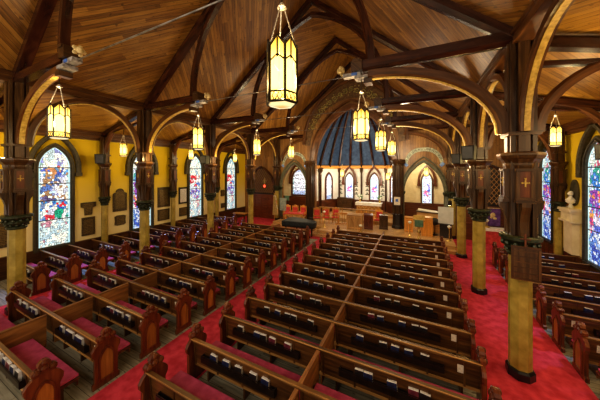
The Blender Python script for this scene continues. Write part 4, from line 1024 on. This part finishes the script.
# sanctuary lamp and cross at the left screen
r = empty('sanctuary_lamp', (-12.35, 17.9, 3.0), 0, 'small red glowing lamp with a gilt cross before the left screen', 'lamp')
b = MB(); b.lathe([(.04, -.1), (.09, -.02), (.08, .12)], 10); b.build('red_glass', 'redglow', r)
b = MB(); b.box(-.02, .02, -.01, .01, .12, .75); b.box(-.16, .16, -.01, .01, .46, .5)
for a in range(4): b.ball((.16 * math.cos(a * PI / 2), 0, .48 + .16 * math.sin(a * PI / 2)), .04, 4)
b.build('gilt_cross', 'gilt', r); b = MB(); b.tube([(0, 0, .7), (0, 0, 3.6)], .008, 4); b.build('chain', 'iron', r)
# right aisle side altar with banner
r = empty('side_altar', (4.1, 18.05, .012), 0, 'small side altar with white cloth and red front in the right aisle', 'altar')
b = MB(); b.box(-.6, .6, -.25, .25, 0, .9); b.build('frontal', 'red', r)
b = MB(); b.box(-.66, .66, -.3, .3, .9, .96); b.box(-.66, .66, -.31, -.29, .8, .96); b.build('altar_cloth', 'white', r)
r = empty('banner', (4.1, 18.35, 1.5), 0, 'purple banner with a golden emblem behind the right side altar', 'banner')
b = MB(); b.box(-.36, .36, -.02, .02, -.45, .6); b.build('cloth', 'purple', r)
b = MB(); b.ball((0, -.03, .2), .13, 5, (1, .2, 1.2)); b.ball((.1, -.03, .0), .1, 5, (1, .2, .7)); b.ball((-.08, -.03, .05), .07, 5, (1, .2, 1)); b.build('emblem', 'gilt', r)
b = MB(); b.box(-.42, .42, -.03, .03, .6, .64); b.build('rod', 'gilt', r)
candle((3.75, 18.05, .975), 'candlestick standing on the side altar of the right aisle', .35)

# ------------------------------------------------------------------ lights
def area(loc, rot, sx, sy, power, colr):
    l = bpy.data.lights.new('area', 'AREA'); l.shape = 'RECTANGLE'; l.size = sx; l.size_y = sy; l.energy = power; l.color = colr
    o = bpy.data.objects.new('area', l); COL.objects.link(o); o.location = loc; o.rotation_euler = rot; return o
# uplights standing on the column cornices, lighting arches and ceiling
for y in BAYS[2:5]:
    for sx in (-1, 1):
        lamp((CX + sx * (HW - .62), y, 4.95), 20, (1, .70, .26), .05)
        lamp((CX + sx * (HW + .62), y, 4.95), 30, (1, .70, .26), .05)
lamp((4.0, 6.79, 5.4), 130, (1, .7, .36)); lamp((4.0, 2.85, 5.4), 110, (1, .7, .36)); lamp((-13.05, 2.85, 5.4), 80, (1, .7, .36))
# chancel lighting
lamp((CX, 19.6, 6.2), 70, (1, .85, .62), .3); lamp((CX - 1.5, 20.6, 3.6), 65, (1, .88, .7), .3); lamp((CX + 1.6, 20.4, 3.6), 65, (1, .88, .7), .3)
lamp((.4, 20.6, 4.8), 120, (1, .8, .45), .2); lamp((-9.8, 20.8, 4.6), 110, (1, .8, .45), .2)
lamp((-1.0, 15.6, 5.8), 170, (1, .82, .55), .5); lamp((-8.3, 15.6, 5.8), 140, (1, .82, .55), .5)
# cool daylight falling in through the side windows
def spot(loc, target, power, colr, size=1.0):
    l = bpy.data.lights.new('daylight', 'SPOT'); l.energy = power; l.color = colr; l.spot_size = size; l.spot_blend = .6; l.shadow_soft_size = .05
    o = bpy.data.objects.new('daylight', l); COL.objects.link(o); o.location = loc; o.rotation_euler = (Vector(target) - Vector(loc)).to_track_quat('-Z', 'Y').to_euler()
for y in (4.95, 8.85, 12.75): spot((XL + .35, y, 4.6), (-12.6, y, 0), 700, (.25, .42, 1))
spot((XR - .35, 12.6, 4.6), (4.2, 12.2, 0), 300, (.3, .5, 1)); spot((XR - .35, 8.85, 4.6), (4.2, 8.8, 0), 300, (.3, .5, 1))
# added fill behind the camera, with world light through the open rear
area((CX, -3.6, 7.0), (math.radians(78), 0, 0), 12, 4, 340, (1, .84, .64))
w = bpy.data.worlds.new('world'); bpy.context.scene.world = w; w.use_nodes = True
w.node_tree.nodes['Background'].inputs[0].default_value = (1, .84, .62, 1); w.node_tree.nodes['Background'].inputs[1].default_value = .4

# ------------------------------------------------------------------ camera
cam = bpy.data.cameras.new('camera'); cam.lens = 14.4; cam.sensor_width = 36; cam.shift_y = -.05; cam.clip_end = 200; cam.clip_start = .05
co = bpy.data.objects.new('camera', cam); COL.objects.link(co); co.location = (0, 0, 4.45); co.rotation_euler = (PI / 2, 0, math.atan(118 / 240))
bpy.context.scene.camera = co
vs = bpy.context.scene.view_settings
vs.view_transform = 'Standard'; vs.exposure = .5
try: vs.look = 'Medium High Contrast'
except Exception: pass
